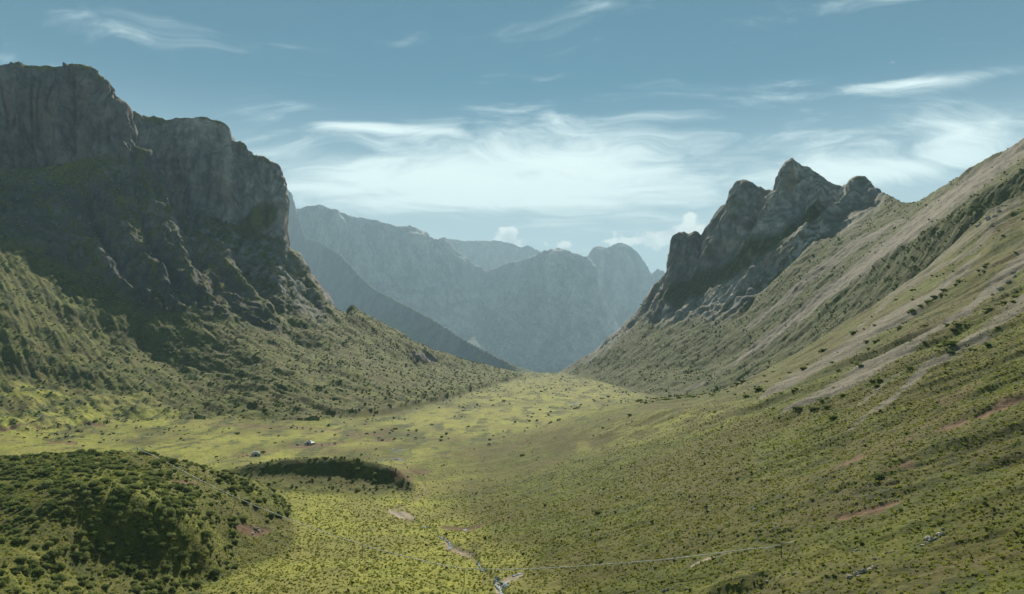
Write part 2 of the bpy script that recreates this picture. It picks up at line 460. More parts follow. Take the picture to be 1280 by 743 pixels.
# rows of the sheet: dense where the ground is seen steeply, sparse where it is hidden or level
T = Z / D[None, :]
dl = math.log(D[1] / D[0])
w = np.abs(np.gradient(T, axis=1)) * F
run = np.maximum.accumulate(T, axis=1)
hidden = T < run - 0.006
w = np.where(hidden, w * 0.15, w)
w = np.where((T < -0.345) | (T > 0.46), w * 0.12, w)
w = w + np.where(D[None, :] > 110, 75.0, 14.0) * dl * np.where(hidden, 0.4, 1.0)
w = gblur(gblur(w.astype(np.float32), 9, 0), 6, 1)
cum = np.cumsum(w, 1)
cum = (cum - cum[:, :1]) / (cum[:, -1:] - cum[:, :1])
q = np.linspace(0, 1, NR)
DR = np.empty((NC, NR), np.float32)
ZR = np.empty((NC, NR), np.float32)
RR = np.empty((NC, NR), np.int8)
for c in range(NC):
    DR[c] = np.interp(q, cum[c], D)
    ZR[c] = np.interp(DR[c], D, Z[c])
    ix = np.clip(np.searchsorted(D, DR[c]), 0, ND - 1)
    RR[c] = RID[c, ix]
del w, cum, hidden, run, T, RID
P = np.stack([S[:, None] * DR, DR, ZR], -1)


def grid_normals(P):
    a = np.gradient(P, axis=0)
    b = np.gradient(P, axis=1)
    n = np.cross(a, b)
    n /= np.linalg.norm(n, axis=-1, keepdims=True) + 1e-9
    return n.astype(np.float32)


NB = grid_normals(P)
slope = np.degrees(np.arccos(np.clip(NB[..., 2], -1, 1)))
slope = gblur(gblur(slope, 3, 0), 3, 1)
px = CX + P[..., 0] / P[..., 1] * F
py = YH - P[..., 2] / P[..., 1] * F
xw, yw, zw = P[..., 0], P[..., 1], P[..., 2]


def isr(*names):
    m = np.zeros(RR.shape, bool)
    for n in names:
        m |= RR == RIX[n]
    return m


def seg_dist(pts):
    """distance in sight-line units from every ground point to a drawn line, with the position along it"""
    best = np.full(px.shape, 1e9, np.float32)
    along = np.zeros(px.shape, np.float32)
    n = len(pts) - 1
    for i in range(n):
        (x0, y0), (x1, y1) = pts[i][:2], pts[i + 1][:2]
        dx, dy = x1 - x0, y1 - y0
        t = np.clip(((px - x0) * dx + (py - y0) * dy) / (dx * dx + dy * dy), 0, 1)
        dd = np.hypot(px - (x0 + t * dx), py - (y0 + t * dy))
        k = dd < best
        best = np.where(k, dd, best)
        along = np.where(k, (i + t) / n, along)
    return best, along


def in_poly(poly, soft=6.0):
    inside = np.zeros(px.shape, bool)
    n = len(poly)
    for i in range(n):
        (x0, y0), (x1, y1) = poly[i], poly[(i + 1) % n]
        if y0 == y1:
            continue
        c = ((y0 > py) != (y1 > py)) & (px < (x1 - x0) * (py - y0) / (y1 - y0) + x0)
        inside ^= c
    dist, _ = seg_dist(poly + [poly[0]])
    sd = np.where(inside, dist, -dist)
    return sstep(-soft, soft, sd)


# --- noises shared by masks and relief
nA = fbm2(xw / 60, yw / 60, 4, 1)
nB = fbm2(xw / 14, yw / 14, 4, 2)
nC = fbm2(xw / 260, yw / 260, 3, 3)
right = isr('right_mountain', 'right_spur')
left = isr('left_mountain', 'left_cliff', 'second_ridge')
qa = np.where(right, yw + 0.12 * xw, (xw + yw) * 0.7071)         # across the fall line
qb = np.where(right, xw, (xw - yw) * 0.7071)                     # down the fall line
gramp = np.where(right, sstep(10, 190, xw), 1.0)
gul = fbm2(qa / 26, qb / 170, 4, 5)
gulf = fbm2(qa / 7, qb / 60, 4, 6)

# --- rock
rock = sstep(43, 53, slope + nB * 6 + nA * 5)
farm = isr('far_left_mountain', 'far_pinnacle', 'far_ridge')
rock = np.where(farm, sstep(20, 30, slope + nA * 6), rock)
rock = np.where(isr('near_hill', 'moraine_ridge', 'valley_floor'), 0, rock)
rk_r = in_poly([(690, 470), (745, 445), (800, 400), (822, 405), (865, 400), (893, 402), (905, 385), (935, 366), (962, 340), (985, 312), (1020, 285), (1050, 290), (1085, 268), (1108, 262), (1112, 240),
                (1085, 200), (990, 170), (900, 200), (820, 280), (790, 380)], 9)
rib = in_poly([(893, 405), (900, 380), (918, 360), (940, 340), (965, 318), (1000, 290), (1040, 268), (1058, 280), (1020, 300), (985, 330), (960, 352), (935, 375), (912, 398)], 5)
gb = in_poly([(820, 372), (865, 348), (905, 330), (945, 305), (975, 292), (1000, 268), (1020, 256), (1035, 258), (1025, 275), (990, 300), (960, 320), (920, 345), (880, 368), (845, 385)], 6)
grn = in_poly([(1095, 262), (1110, 243), (1145, 256), (1120, 290), (1040, 350), (985, 400), (960, 405), (1020, 340), (1060, 300)], 6)
rmask = np.clip(rk_r * (0.75 + nB * 0.5), 0, 1)
rmask = np.clip(rmask - gb * (.75 + nB * .9), 0, 1)
rmask = np.maximum(rmask, rib * sstep(-.35, .15, nB))
rmask *= 1 - grn
rock = np.where(isr('right_mountain'), rmask, rock)
outc = sstep(0.30, 0.55, gulf * .5 + nB * .55) * in_poly([(1190, 320), (1225, 270), (1262, 245), (1280, 240), (1290, 300), (1240, 345), (1205, 350)], 14)
outc = np.maximum(outc, .8 * sstep(0.35, 0.6, gulf * .5 + nB * .5) * in_poly([(1225, 400), (1250, 355), (1290, 325), (1290, 350), (1260, 385)], 8))
rock = np.where(isr('right_spur'), outc, rock)
lm = isr('left_mountain')
band = in_poly([(0, 225), (100, 205), (170, 200), (230, 270), (330, 385), (362, 420), (300, 402), (255, 390), (180, 388), (120, 355), (60, 322), (0, 292)], 10)
rock = np.where(lm, np.maximum(rock, band * sstep(-.45, .25, nB * .7 + gul * .5 + .10)), rock)
lc = isr('left_cliff')
band2 = in_poly([(200, 300), (250, 262), (300, 290), (357, 305), (385, 345), (412, 392), (408, 408), (370, 392), (330, 370), (290, 330)], 8)
rock = np.where(lc, np.maximum(rock, band2 * sstep(-.30, .3, nB * .7 + gul * .4 + .05)), rock)
ledge = in_poly([(290, 285), (330, 250), (350, 262), (345, 278), (310, 300)], 5) + in_poly([(60, 210), (120, 196), (140, 205), (110, 232), (70, 232)], 8)
rock = np.clip(rock - 0.9 * np.clip(ledge, 0, 1) * (lm | lc), 0, 1)
# --- scree
sc = np.zeros(px.shape, np.float32)
V = isr('right_mountain')
U = isr('right_spur')


def streak(pts, reg, amp=1.0, edge=0.5):
    d, t = seg_dist(pts)
    wd = np.interp(t, np.linspace(0, 1, len(pts)), [p[2] for p in pts])
    e = d / np.maximum(wd, .1) + (gulf * 0.55 + gul * 0.35) * edge * .9
    return np.where(reg, amp * (1 - sstep(0.62, 1.15, e)), 0)


for a in [
    streak([(1300, 168, 11), (1240, 211, 12), (1170, 263, 12), (1090, 326, 11), (1010, 386, 8), (960, 424, 6), (918, 456, 2.5)], V),
    streak([(1130, 275, 2), (1075, 302, 7), (1020, 340, 6), (970, 382, 5), (935, 410, 3)], V, .9),
    streak([(1090, 248, 7), (1060, 274, 14), (1035, 292, 8)], V, .9),
    streak([(1020, 285, 4), (985, 312, 5), (965, 330, 3)], V, .6),
    streak([(915, 455, 2), (880, 478, 3), (840, 495, 2)], V, .5),
    streak([(1225, 318, 1.5), (1195, 345, 4), (1163, 370, 7), (1120, 398, 10), (1060, 437, 9), (1005, 468, 6), (950, 496, 2)], U, .95),
    streak([(1290, 312, 8), (1203, 393, 5), (1138, 433, 8), (1080, 466, 10), (1022, 495, 7), (980, 515, 2)], U),
    streak([(1290, 372, 8), (1218, 424, 8), (1152, 466, 5), (1112, 500, 4), (1060, 540, 1.5)], U, .9),
    streak([(1272, 252, 4), (1218, 312, 3.5), (1163, 339, 3), (1120, 368, 3), (1058, 425, 2)], U, .7),
    streak([(1255, 262, 4), (1205, 300, 5), (1150, 342, 4), (1110, 372, 2)], U, .6),
    streak([(1170, 445, 3), (1120, 470, 4), (1065, 510, 2)], U, .6),
]:
    sc = np.maximum(sc, a)
sc = np.clip(sc + np.where(lm, 0.75 * in_poly([(215, 315), (245, 320), (255, 352), (238, 355)], 3) * sstep(-.05, .3, gulf), 0), 0, 1)
sc *= (1 - rock)
# --- bare earth, red slips, paths, stream banks
dirt = np.zeros(px.shape, np.float32)


def patch(pts, amp=1.0):
    d, t = seg_dist(pts)
    wd = np.interp(t, np.linspace(0, 1, len(pts)), [p[2] for p in pts])
    e = d / wd + nB * 0.8 + nA * .5
    return amp * (1 - sstep(0.5, 1.2, e))


NEAR = isr('right_spur', 'valley_floor')
for pts, amp in [
    ([(1045, 646, 3), (1080, 637, 8), (1119, 625, 6)], 1), ([(1041, 596, 3), (1060, 585, 6), (1080, 572, 4)], .8),
    ([(1162, 551, 4), (1185, 541, 8), (1208, 531, 4)], .9), ([(1222, 526, 3), (1255, 511, 7), (1285, 500, 7)], .95),
    ([(1105, 592, 3), (1139, 580, 5)], .7), ([(1095, 610, 3), (1122, 602, 3)], .7), ([(850, 617, 4), (885, 613, 5)], .35),
    ([(1180, 505, 5), (1220, 480, 6)], .4), ([(1130, 560, 5), (1170, 528, 6)], .4),
    ([(905, 720, 3), (935, 712, 3)], .4)]:
    dirt = np.maximum(dirt, np.where(U, patch(pts, amp), 0))
path = np.where(NEAR, patch([(864, 708, 2.0), (885, 699, 3.2), (915, 692, 1.8)], 1), 0)
for pts, amp in [([(0, 535, 2.0), (30, 534, 2.5), (55, 537, 1.5)], .9), ([(62, 554, 1.5), (95, 554, 1.8)], .9), ([(100, 529, 1), (130, 532, 1.5)], .8), ([(255, 531, 1.2), (330, 533, 1.6), (390, 535, 1.2), (480, 545, 1)], .6),
                 ([(360, 557, 1.5), (392, 557, 2.0), (430, 553, 1.5)], .8), ([(290, 571, 1.2), (320, 568, 2), (348, 564, 1)], .7), ([(470, 551, 2), (490, 550, 2.5)], .8), ([(425, 543, 1), (450, 547, 1.4)], .7)]:
    dirt = np.maximum(dirt, np.where(isr('valley_floor', 'left_mountain', 'left_cliff'), patch(pts, amp), 0))
hillm = isr('near_hill')
dirt = np.maximum(dirt, np.where(hillm | isr('valley_floor', 'moraine_ridge'), patch([(302, 657, 5), (318, 663, 8), (335, 664, 3)], 1), 0))
dirt = np.maximum(dirt, np.where(hillm, patch([(216, 601, 1.5), (245, 604, 2.5)], .9), 0))
dirt = np.maximum(dirt, np.where(isr('moraine_ridge', 'valley_floor'), patch([(488, 586, 3), (500, 594, 7), (512, 602, 5)], .7), 0))
# stream: bed cut into the floor
STREAM = [(640, 790, 7), (627, 742, 6), (621, 730, 6), (612, 720, 4), (601, 712, 4), (596, 702, 3.4), (590, 695, 3), (576, 690, 2.4), (563, 684, 3.2), (558, 675, 3), (547, 670, 3),
          (538, 660, 2.4), (520, 653, 2.2), (505, 647, 2), (490, 640, 2.2), (515, 627, 1.2), (535, 615, 1.1), (528, 603, 1), (520, 592, 1), (505, 583, 1), (492, 574, 1.2), (503, 567, 1.2), (492, 561, 1.0), (512, 552, .9),
          (545, 545, .8), (580, 538, .7), (610, 531, .7), (650, 520, .7), (690, 512, .7), (712, 505, .7), (722, 498, .6), (740, 492, .5), (765, 488, .4)]
sd, _ = seg_dist(STREAM)
swid = np.interp(py[..., ], [480, 520, 560, 620, 680, 745], [1.0, 1.3, 2.0, 3.2, 5.0, 8.5])
lowland = isr('valley_floor', 'moraine_ridge', 'right_spur')
bed = np.where(lowland, 1 - sstep(0.25, 1.0, sd / swid), 0)
bank = np.where(lowland, 1 - sstep(0.5, 1.5, sd / swid + nB * .8), 0)
sand = np.where(lowland, patch([(487, 639, 4), (505, 644, 6), (518, 648, 3)], 1), 0)
sand = np.maximum(sand, np.where(lowland, patch([(622, 735, 5), (635, 724, 4), (652, 717, 3)], .9), 0))
bank = np.maximum(bank * sstep(-.4, .4, nA + nB * .5) * np.interp(py, [540, 600, 640, 670], [.10, .30, .5, 1]), sand)
tribs = np.where(lowland, np.maximum(patch([(553, 658, 1.5), (583, 661, 2.2), (605, 655, 1.2)], .9), patch([(505, 588, 2), (535, 589, 1.2)], .7)), 0)
dirt = np.maximum(dirt, bank * .9)
dirt = np.maximum(dirt, tribs)
# --- lush meadow against tussock slope
lush = np.where(isr('valley_floor'), 1.0, 0.0)
toe = np.interp(px, [0, 100, 170, 230, 300, 360, 420, 500, 560, 600, 650, 660], [470, 478, 494, 509, 522, 529, 530, 521, 502, 485, 467, 440])
meadow = sstep(-9, 13, py - toe + nA * 15 + nB * 10 + nC * 6)
lush = np.where(lm | lc | isr('second_ridge'), meadow, np.where(isr('valley_floor') & (px < 655) & (yw > 560), meadow, lush))
lush = lush * np.interp(py, [464, 478, 492], [.45, .75, 1.0])
lush = gblur(gblur(lush.astype(np.float32), 5, 0), 5, 1)
lush *= sstep(-.75, .15, nA * .6 + nB * .4 + .1 + nC * .5)
str_x = np.interp(py, [480, 505, 530, 552, 575, 600, 640, 660, 690, 712, 745], [800, 730, 640, 540, 520, 535, 520, 560, 590, 610, 640])
offr = (px - str_x) / np.interp(py, [480, 545, 600, 740], [120, 120, 90, 130])
rl = 1 - .78 * sstep(-.1, .9, offr + nA * .3)
lush = np.where(isr('valley_floor', 'right_spur'), np.where(U, rl, lush * rl) * sstep(-.9, .1, nA * .6 + nB * .4 + .1 + nC * .4), lush)
lush = gblur(gblur(np.clip(lush, 0, 1).astype(np.float32), 2, 0), 2, 1)
lush = np.maximum(lush, np.where(U, 1.0 * in_poly([(830, 512), (900, 500), (960, 498), (1000, 505), (900, 535), (800, 560), (700, 570), (720, 540)], 18) * sstep(-.4, .5, nB + nA * .6), 0))
lush = np.maximum(lush, np.where(lm | lc | isr('second_ridge'), .34, np.where(V, .22, 0)) * sstep(-.8, .3, nA * .6 + nB * .5))
lush = np.maximum(lush, np.where(hillm, .42, np.where(isr('moraine_ridge'), .38, 0)) * sstep(-.9, .3, nA * .5 + nB * .6))
veg = np.zeros(px.shape, np.float32)                             # low dark scrub in the sward, and spur groove darkening
veg = np.where(hillm | isr('moraine_ridge'), .25, veg)
veg = np.where((lm | lc | isr('second_ridge')), (1 - lush) * .25, veg)
veg = np.where(V, np.maximum(veg, .6), veg)
veg = np.where(U, veg + .55 * gramp * sstep(.05, .55, -gul - .5 * gulf), veg)  # spur darker along its gully grooves
veg = np.clip(veg + .55 * sstep(.15, .7, nB + nA * .5) * (1 - lush * .6), 0, 1)
nT0 = fbm2(qa / 34, qb / 90, 4, 47)
mott = fbm2(xw / 22, yw / 75, 5, 45, .6)
veg = np.where(isr('valley_floor') | (lush > .3), np.clip(veg + 1.0 * sstep(.05, .55, mott + nB * .6) * sstep(380, 650, yw) * .8, 0, 1), veg)
lush = lush * (1 - .45 * sstep(-.1, .7, mott + .3 * nB) * sstep(380, 650, yw))
brown = np.where(U, sstep(760, 1150, px + nA * 160) * sstep(-.1, .5, nT0 * .7 + nA * .6) * .45, 0)
brown = np.maximum(brown, np.where(V, .3 * sstep(.1, .6, nA + .3) * in_poly([(1000, 420), (1100, 370), (1180, 300), (1230, 265), (1240, 290), (1150, 345), (1060, 410)], 12), 0))

# --- relief
disp = np.zeros(px.shape, np.float32)                            # along the slope normal
grassy = (1 - rock)
farf = np.clip(yw / 700, .35, 1.6)
amp_big = np.select([hillm, isr('moraine_ridge'), isr('valley_floor'), U, V, left], [1.3, .9, .8, 0, 3.6, 5.0], 4.0).astype(np.float32)
amp_big = np.where(U, .8 + 1.2 * gramp, amp_big)
fade = np.where(isr('valley_floor'), sstep(60, 220, yw), 1)
disp += grassy * amp_big * fade * (nA * .7)
disp += grassy * np.select([U, V, left], [2.3, 1.1, 2.2], 0.0) * gul * gramp * np.where(V, 1 - .75 * sstep(42, 52, slope), 1)
disp += grassy * np.select([U, V, left], [.5, .6, 1.0], 0.0) * gulf * gramp * np.where(V, 1 - .5 * sstep(42, 52, slope), 1)
disp += grassy * np.select([hillm, isr('valley_floor'), U, V, left], [.5, .22, .45, 1.3, 1.1], .4) * nB
disp += fbm2(xw / 2.6, yw / 2.6, 3, 8) * np.where(yw < 1100, .16, .0)
disp -= bed * np.interp(yw, [200, 310, 400, 1500], [.75, .7, .35, .45])
disp -= (dirt - bank * .5) * .35
P0 = P.copy()
del floor, Z
rk = rock > 0.02
xr, yr, zr = xw[rk], yw[rk], zw[rk]
sc_r = np.where(farm[rk], 5.5, 1.0)
L1, L2, L3 = 120 * sc_r, 42 * sc_r, 13 * sc_r
L1 = np.where(V[rk], 80, L1)
wx = fbm3(xr / 90, yr / 90, zr / 140, 2, 51) * 22
big = ridged3((xr + wx) / L1, (yr + wx) / L1, zr / (L1 * 2.6), 2, 21) - .75
mid = ridged3((xr + wx) / L2, yr / L2, zr / (L2 * 2.4), 3, 25) - .9
fine = fbm3(xr / L3, yr / L3, zr / (L3 * 1.5), 4, 29)
crack = np.clip(1 - np.abs(perlin3((xr + wx) / (L2 * .8), yr / (L2 * .8), zr / (L2 * 5), 61)) * 7, 0, 1) ** 1.5
ledge_n = perlin2((zr + .30 * xr + fine * 6 + wx) / (26 * sc_r), (xr + yr) / 260, 33)
strata = np.clip(1 - np.abs(ledge_n) * 6, 0, 1)
blocks = np.floor(perlin3((xr + wx) / (L2 * 1.3), yr / (L2 * 1.3), zr / (L2 * 1.8), 71) * 5) / 5
amp = np.select([isr('right_spur')[rk], V[rk], farm[rk], isr('left_cliff')[rk]], [.22, .60, 5.0, .65], .9)
sl_r = sstep(25, 60, slope[rk])
dr = (big * 22 * (.35 + .65 * sl_r) + mid * 7.5 + blocks * 6 * sl_r + fine * 2.0 - crack * 13 * sl_r - strata * 7.0 * sl_r) * amp
# the crest lines of the spires and far peaks stay sharp: the relief fades in below them
crest_f = np.ones(px.shape, np.float32)
for n_ in ('right_mountain', 'far_left_mountain', 'far_pinnacle', 'far_ridge'):
    m_ = isr(n_)
    sky_row = np.where(m_, py, 1e6).min(1)[:, None]
    crest_f = np.where(m_, .40 + .60 * sstep(0, 16, py - sky_row), crest_f)
dfine = (fine * 2.6 + mid * 3.0 - crack * 6 * sl_r + .6) * amp * (1 - crest_f[rk])
disp[rk] += ((dr * crest_f[rk] + dfine) * rock[rk]).astype(np.float32)


def rib(pts, width, height, reg):
    """a rocky rib (or, with negative height, a couloir) running down the face along a drawn line"""
    global disp
    d, t = seg_dist(pts)
    e = np.clip(1 - d / (width * (1 + .35 * nA)), 0, 1)
    disp = disp + np.where(reg, (.5 + .5 * crest_f) * height * e ** 1.3 * np.clip(np.minimum(t * 6, (1 - t) * 5 + .15), 0, 1), 0).astype(np.float32)


for pts, w_, h_ in [([(990, 198), (982, 235), (975, 262), (955, 295), (925, 325)], 13, 26), ([(932, 226), (918, 262), (905, 295), (880, 340), (850, 392)], 13, 26), ([(862, 290), (855, 330), (838, 375), (815, 405)], 10, 16),
                    ([(905, 257), (890, 300), (865, 340), (835, 385)], 9, 14), ([(1072, 220), (1066, 248), (1040, 272), (1022, 288)], 11, 20), ([(1030, 232), (1022, 258), (1008, 275)], 8, 14),
                    ([(1040, 268), (1000, 298), (965, 325), (930, 355), (900, 395)], 12, 15), ([(975, 240), (962, 268), (945, 290)], 7, 13),
                    ([(962, 238), (945, 268), (915, 305), (880, 345), (840, 395)], 9, -22), ([(883, 290), (872, 325), (850, 368)], 7, -14), ([(1014, 225), (1002, 262), (990, 285)], 8, -16), ([(1052, 236), (1040, 258), (1020, 278)], 7, -14),
                    ([(1010, 302), (975, 335), (945, 365), (915, 405)], 8, -9)]:
    rib(pts, w_, h_, isr('right_mountain'))
for pts, w_, h_ in [([(22, 82), (24, 130), (20, 200)], 9, 16), ([(40, 84), (41, 130), (38, 190)], 4, -16), ([(75, 84), (72, 130), (70, 190)], 10, 14), ([(108, 84), (112, 130), (108, 195)], 14, 18), ([(92, 84), (90, 140), (92, 195)], 5, -14), ([(140, 120), (142, 160), (140, 200)], 8, 12),
                    ([(190, 195), (200, 240), (215, 290), (240, 350), (280, 395)], 18, 12), ([(60, 230), (90, 280), (130, 330), (175, 380)], 20, 8), ([(130, 215), (150, 270), (190, 330), (230, 385)], 18, 7), ([(100, 225), (120, 280), (155, 340), (190, 385)], 9, -14), ([(170, 240), (190, 300), (225, 365)], 8, -14)]:
    rib(pts, w_, h_, isr('left_mountain'))
for pts, w_, h_ in [([(275, 152), (280, 200), (278, 270)], 16, 14), ([(318, 196), (320, 240), (316, 290)], 12, 14), ([(345, 208), (348, 250), (346, 300)], 9, 12), ([(298, 178), (300, 220), (296, 280)], 6, -15), ([(333, 200), (334, 250), (332, 295)], 4, -12), ([(240, 148), (236, 200), (238, 250)], 14, 10), ([(256, 150), (258, 210), (254, 260)], 5, -12)]:
    rib(pts, w_, h_, isr('left_cliff'))
for pts, w_, h_ in [([(697, 312), (692, 350), (690, 400)], 26, 70), ([(655, 325), (650, 370), (655, 430)], 16, -60), ([(512, 285), (530, 330), (560, 380)], 22, 60), ([(470, 278), (490, 330), (520, 370)], 14, -45), ([(570, 315), (585, 360), (610, 410)], 14, 45), ([(735, 325), (738, 360), (735, 400)], 10, 40), ([(412, 262), (430, 300), (460, 340)], 16, 45)]:
    rib(pts, w_, h_ * 4.2, isr('far_left_mountain'))
for pts, w_, h_ in [([(778, 304), (772, 340), (768, 380)], 13, 60), ([(750, 310), (752, 340), (750, 370)], 8, 40), ([(765, 309), (762, 340), (760, 370)], 5, -40)]:
    rib(pts, w_, h_ * 4, isr('far_pinnacle'))
rib([(870, 756), (905, 746), (940, 738), (965, 730)], 9, -1.6, isr('right_spur'))
rib([(880, 738), (930, 726), (970, 716)], 8, 1.0, isr('right_spur'))
# a skyline keeps its drawn height: displace mostly sideways on steep ground
nh = NB.copy()
steep = sstep(40, 62, slope)[..., None]
nh[..., 2] = nh[..., 2] * (1 - .55 * steep[..., 0])
P = P0 + nh * disp[..., None]
P = P.astype(np.float32)
NF = grid_normals(P)
px = CX + P[..., 0] / P[..., 1] * F
py = YH - P[..., 2] / P[..., 1] * F

# ------------------------------------------------------------------ materials


def new_mat(name):
    m = bpy.data.materials.new(name)
    m.use_nodes = True
    N = Nodes(m.node_tree)
    N.n.clear()
    out = N.new('ShaderNodeOutputMaterial')
    return m, N, out


def principled(N, out, color, rough=0.9, spec=0.2, normal=None):
    b = N.new('ShaderNodeBsdfPrincipled')
    N.put(b.inputs['Base Color'], color)
    N.put(b.inputs['Roughness'], rough)
    b.inputs['Specular IOR Level'].default_value = spec
    if normal is not None:
        N.l.new(normal, b.inputs['Normal'])
    N.l.new(b.outputs[0], out.inputs[0])
    return b


def terrain_material():
    m, N, out = new_mat('mountain_ground')
    pos = N.new('ShaderNodeNewGeometry').outputs['Position']
    a1 = N.attr('cover_a')
    a2 = N.attr('cover_b')
    s1 = N.new('ShaderNodeSeparateColor'); N.l.new(a1.outputs[0], s1.inputs[0])
    s2 = N.new('ShaderNodeSeparateColor'); N.l.new(a2.outputs[0], s2.inputs[0])
    rock_, scree_, dirt_ = s1.outputs
    lush_, veg_, brown_ = s2.outputs
    far_ = a2.outputs['Alpha']
    pale_ = a1.outputs['Alpha']
    n_s = N.noise(pos, 1.1, 5, .65)
    n_m = N.noise(pos, .17, 5, .6)
    n_l = N.noise(pos, .025, 4, .55)
    # grass
    g_slope = N.mix(N.rng(n_m, .35, .65), (.094, .102, .014), (.050, .066, .012))
    g_slope = N.mix(N.rng(n_l, .38, .62), g_slope, (.084, .074, .019))
    g_lush = N.mix(N.rng(n_m, .3, .7), (.330, .325, .058), (.220, .240, .046))
    g_lush = N.mix(N.m('MULTIPLY', N.rng(n_l, .40, .62), .6), g_lush, (.215, .195, .065))
    g = N.mix(lush_, g_slope, g_lush)
    g = N.mix(N.m('MULTIPLY', N.rng(n_s, .50, .66), .55), g, (.052, .058, .022))
    g = N.mix(N.m('MULTIPLY', veg_, N.rng(n_m, .30, .60)), g, (.048, .066, .022))
    g = N.mix(N.m('MULTIPLY', brown_, N.rng(n_s, .30, .62)), g, (.115, .080, .046))
    # rock: grey limestone with dark water streaks and ochre faces
    sv = N.vm('MULTIPLY', pos, (1.0, 1.0, .22))
    r_v = N.noise(sv, .060, 6, .62, .6)
    r_f = N.noise(pos, .045, 7, .58)
    r_g = N.noise(pos, .5, 4, .6)
    r = N.mix(N.rng(r_f, .32, .68), (.115, .114, .107), (.225, .215, .195))
    r = N.mix(N.m('MULTIPLY', N.rng(r_g, .45, .70), .30), r, (.075, .075, .070))
    r = N.mix(N.m('MULTIPLY', N.rng(r_v, .50, .68), .65), r, (.065, .065, .062))
    o_n = N.noise(N.vm('MULTIPLY', pos, (1, 1, .35)), .016, 4, .6)
    r = N.mix(N.m('MULTIPLY', N.rng(o_n, .56, .70), .55), r, (.190, .130, .082))
    up = N.sep(N.new('ShaderNodeNewGeometry').outputs['Normal'])[2]
    moss = N.m('MULTIPLY', N.rng(N.m('ADD', up, N.m('MULTIPLY', N.m('SUBTRACT', r_f, .5), .9)), .62, .86), .75)
    moss = N.m('MULTIPLY', moss, far_)
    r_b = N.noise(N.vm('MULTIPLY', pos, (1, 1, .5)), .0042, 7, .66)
    r = N.mix(1.0, r, N.mix(N.rng(r_b, .33, .67), (.52, .52, .53, 1), (1.5, 1.47, 1.40, 1)), 'MULTIPLY')  # broad tone: pale scree streaks, plus gully light and shade put into colour
    gain = N.rng(far_, .6, 1.0, 2.15, .66, False)  # rock tone carries painted light: shaded left walls darker, hazy and lit crags paler
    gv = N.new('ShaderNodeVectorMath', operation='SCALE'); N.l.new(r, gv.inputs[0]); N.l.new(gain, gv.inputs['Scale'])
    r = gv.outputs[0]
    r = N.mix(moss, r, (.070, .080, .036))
    s = N.mix(N.rng(n_s, .30, .70), (.135, .118, .085), (.245, .218, .165))
    s = N.mix(N.m('MULTIPLY', N.rng(n_m, .48, .62), .6), s, (.100, .100, .045))
    d = N.mix(N.rng(n_s, .3, .7), (.105, .062, .034), (.205, .128, .074))
    pd = N.mix(N.rng(n_s, .3, .7), (.30, .24, .18), (.45, .38, .30))
    d = N.mix(pale_, d, pd)
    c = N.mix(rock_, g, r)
    c = N.mix(scree_, c, s)
    c = N.mix(dirt_, c, d)
    bh = N.m('ADD', N.m('MULTIPLY', N.noise(pos, 1.9, 4, .7), .45), N.m('MULTIPLY', N.noise(pos, .30, 5, .6), 1.1))
    bump = N.new('ShaderNodeBump')
    bump.inputs['Strength'].default_value = .75
    bump.inputs['Distance'].default_value = .8
    N.l.new(bh, bump.inputs['Height'])
    principled(N, out, c, .95, .08, bump.outputs[0])
    return m


MAT_GROUND = terrain_material()

pale = np.clip(path + sand * .9 + bank * .65, 0, 1)
dirt = np.maximum(dirt, path)
CA = np.stack([rock, sc, np.clip(dirt, 0, 1), pale], -1).astype(np.float32)
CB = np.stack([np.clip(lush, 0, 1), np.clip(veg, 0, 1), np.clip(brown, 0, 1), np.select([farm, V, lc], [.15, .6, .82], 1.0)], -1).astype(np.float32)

# ------------------------------------------------------------------ ground sheet, one object for each landform
PRETTY = {'valley_floor': 'flat green valley floor with a winding stream'}


def build_ground():
    qr = np.minimum(RR[:-1, :-1], 99)
    idx = np.arange(NC * NR).reshape(NC, NR)
    for rid, name in enumerate(NAMES):
        sel = qr == rid
        if not sel.any():
            continue
        a = idx[:-1, :-1][sel]; b = idx[1:, :-1][sel]; c = idx[1:, 1:][sel]; d = idx[:-1, 1:][sel]
        quads = np.stack([a, b, c, d], 1)
        used, inv = np.unique(quads, return_inverse=True)
        inv = inv.reshape(quads.shape).astype(np.int32)
        me = bpy.data.meshes.new(name)
        me.vertices.add(len(used))
        me.vertices.foreach_set('co', P.reshape(-1, 3)[used].ravel())
        nq = len(quads)
        me.loops.add(nq * 4)
        me.loops.foreach_set('vertex_index', inv.ravel())
        me.polygons.add(nq)
        me.polygons.foreach_set('loop_start', np.arange(0, nq * 4, 4, dtype=np.int32))
        me.update(calc_edges=True)
        me.polygons.foreach_set('use_smooth', np.ones(nq, bool))
        for an, arr in (('cover_a', CA), ('cover_b', CB)):
            at = me.attributes.new(an, 'FLOAT_COLOR', 'POINT')
            at.data.foreach_set('color', arr.reshape(-1, 4)[used].ravel())
        me.materials.append(MAT_GROUND)
        o = bpy.data.objects.new(name, me)
        o['kind'] = 'structure'
        COL.objects.link(o)


build_ground()



# ------------------------------------------------------------------ helpers for things


def tag(o, label=None, cat=None, group=None, kind=None):
    if label: o['label'] = label
    if cat: o['category'] = cat
    if group: o['group'] = group
    if kind: o['kind'] = kind
    return o


def link(name, me, parent=None, loc=None):
    o = bpy.data.objects.new(name, me)
    COL.objects.link(o)
    if parent is not None:
        o.parent = parent
    if loc is not None:
        o.location = loc
    return o


def mesh(name, v, f, mat, smooth=True):
    me = bpy.data.meshes.new(name)
    me.from_pydata([tuple(map(float, p)) for p in v], [], [tuple(map(int, q)) for q in f])
    me.materials.append(mat)
    if smooth:
        me.polygons.foreach_set('use_smooth', np.ones(len(me.polygons), bool))
    me.update()
    return me


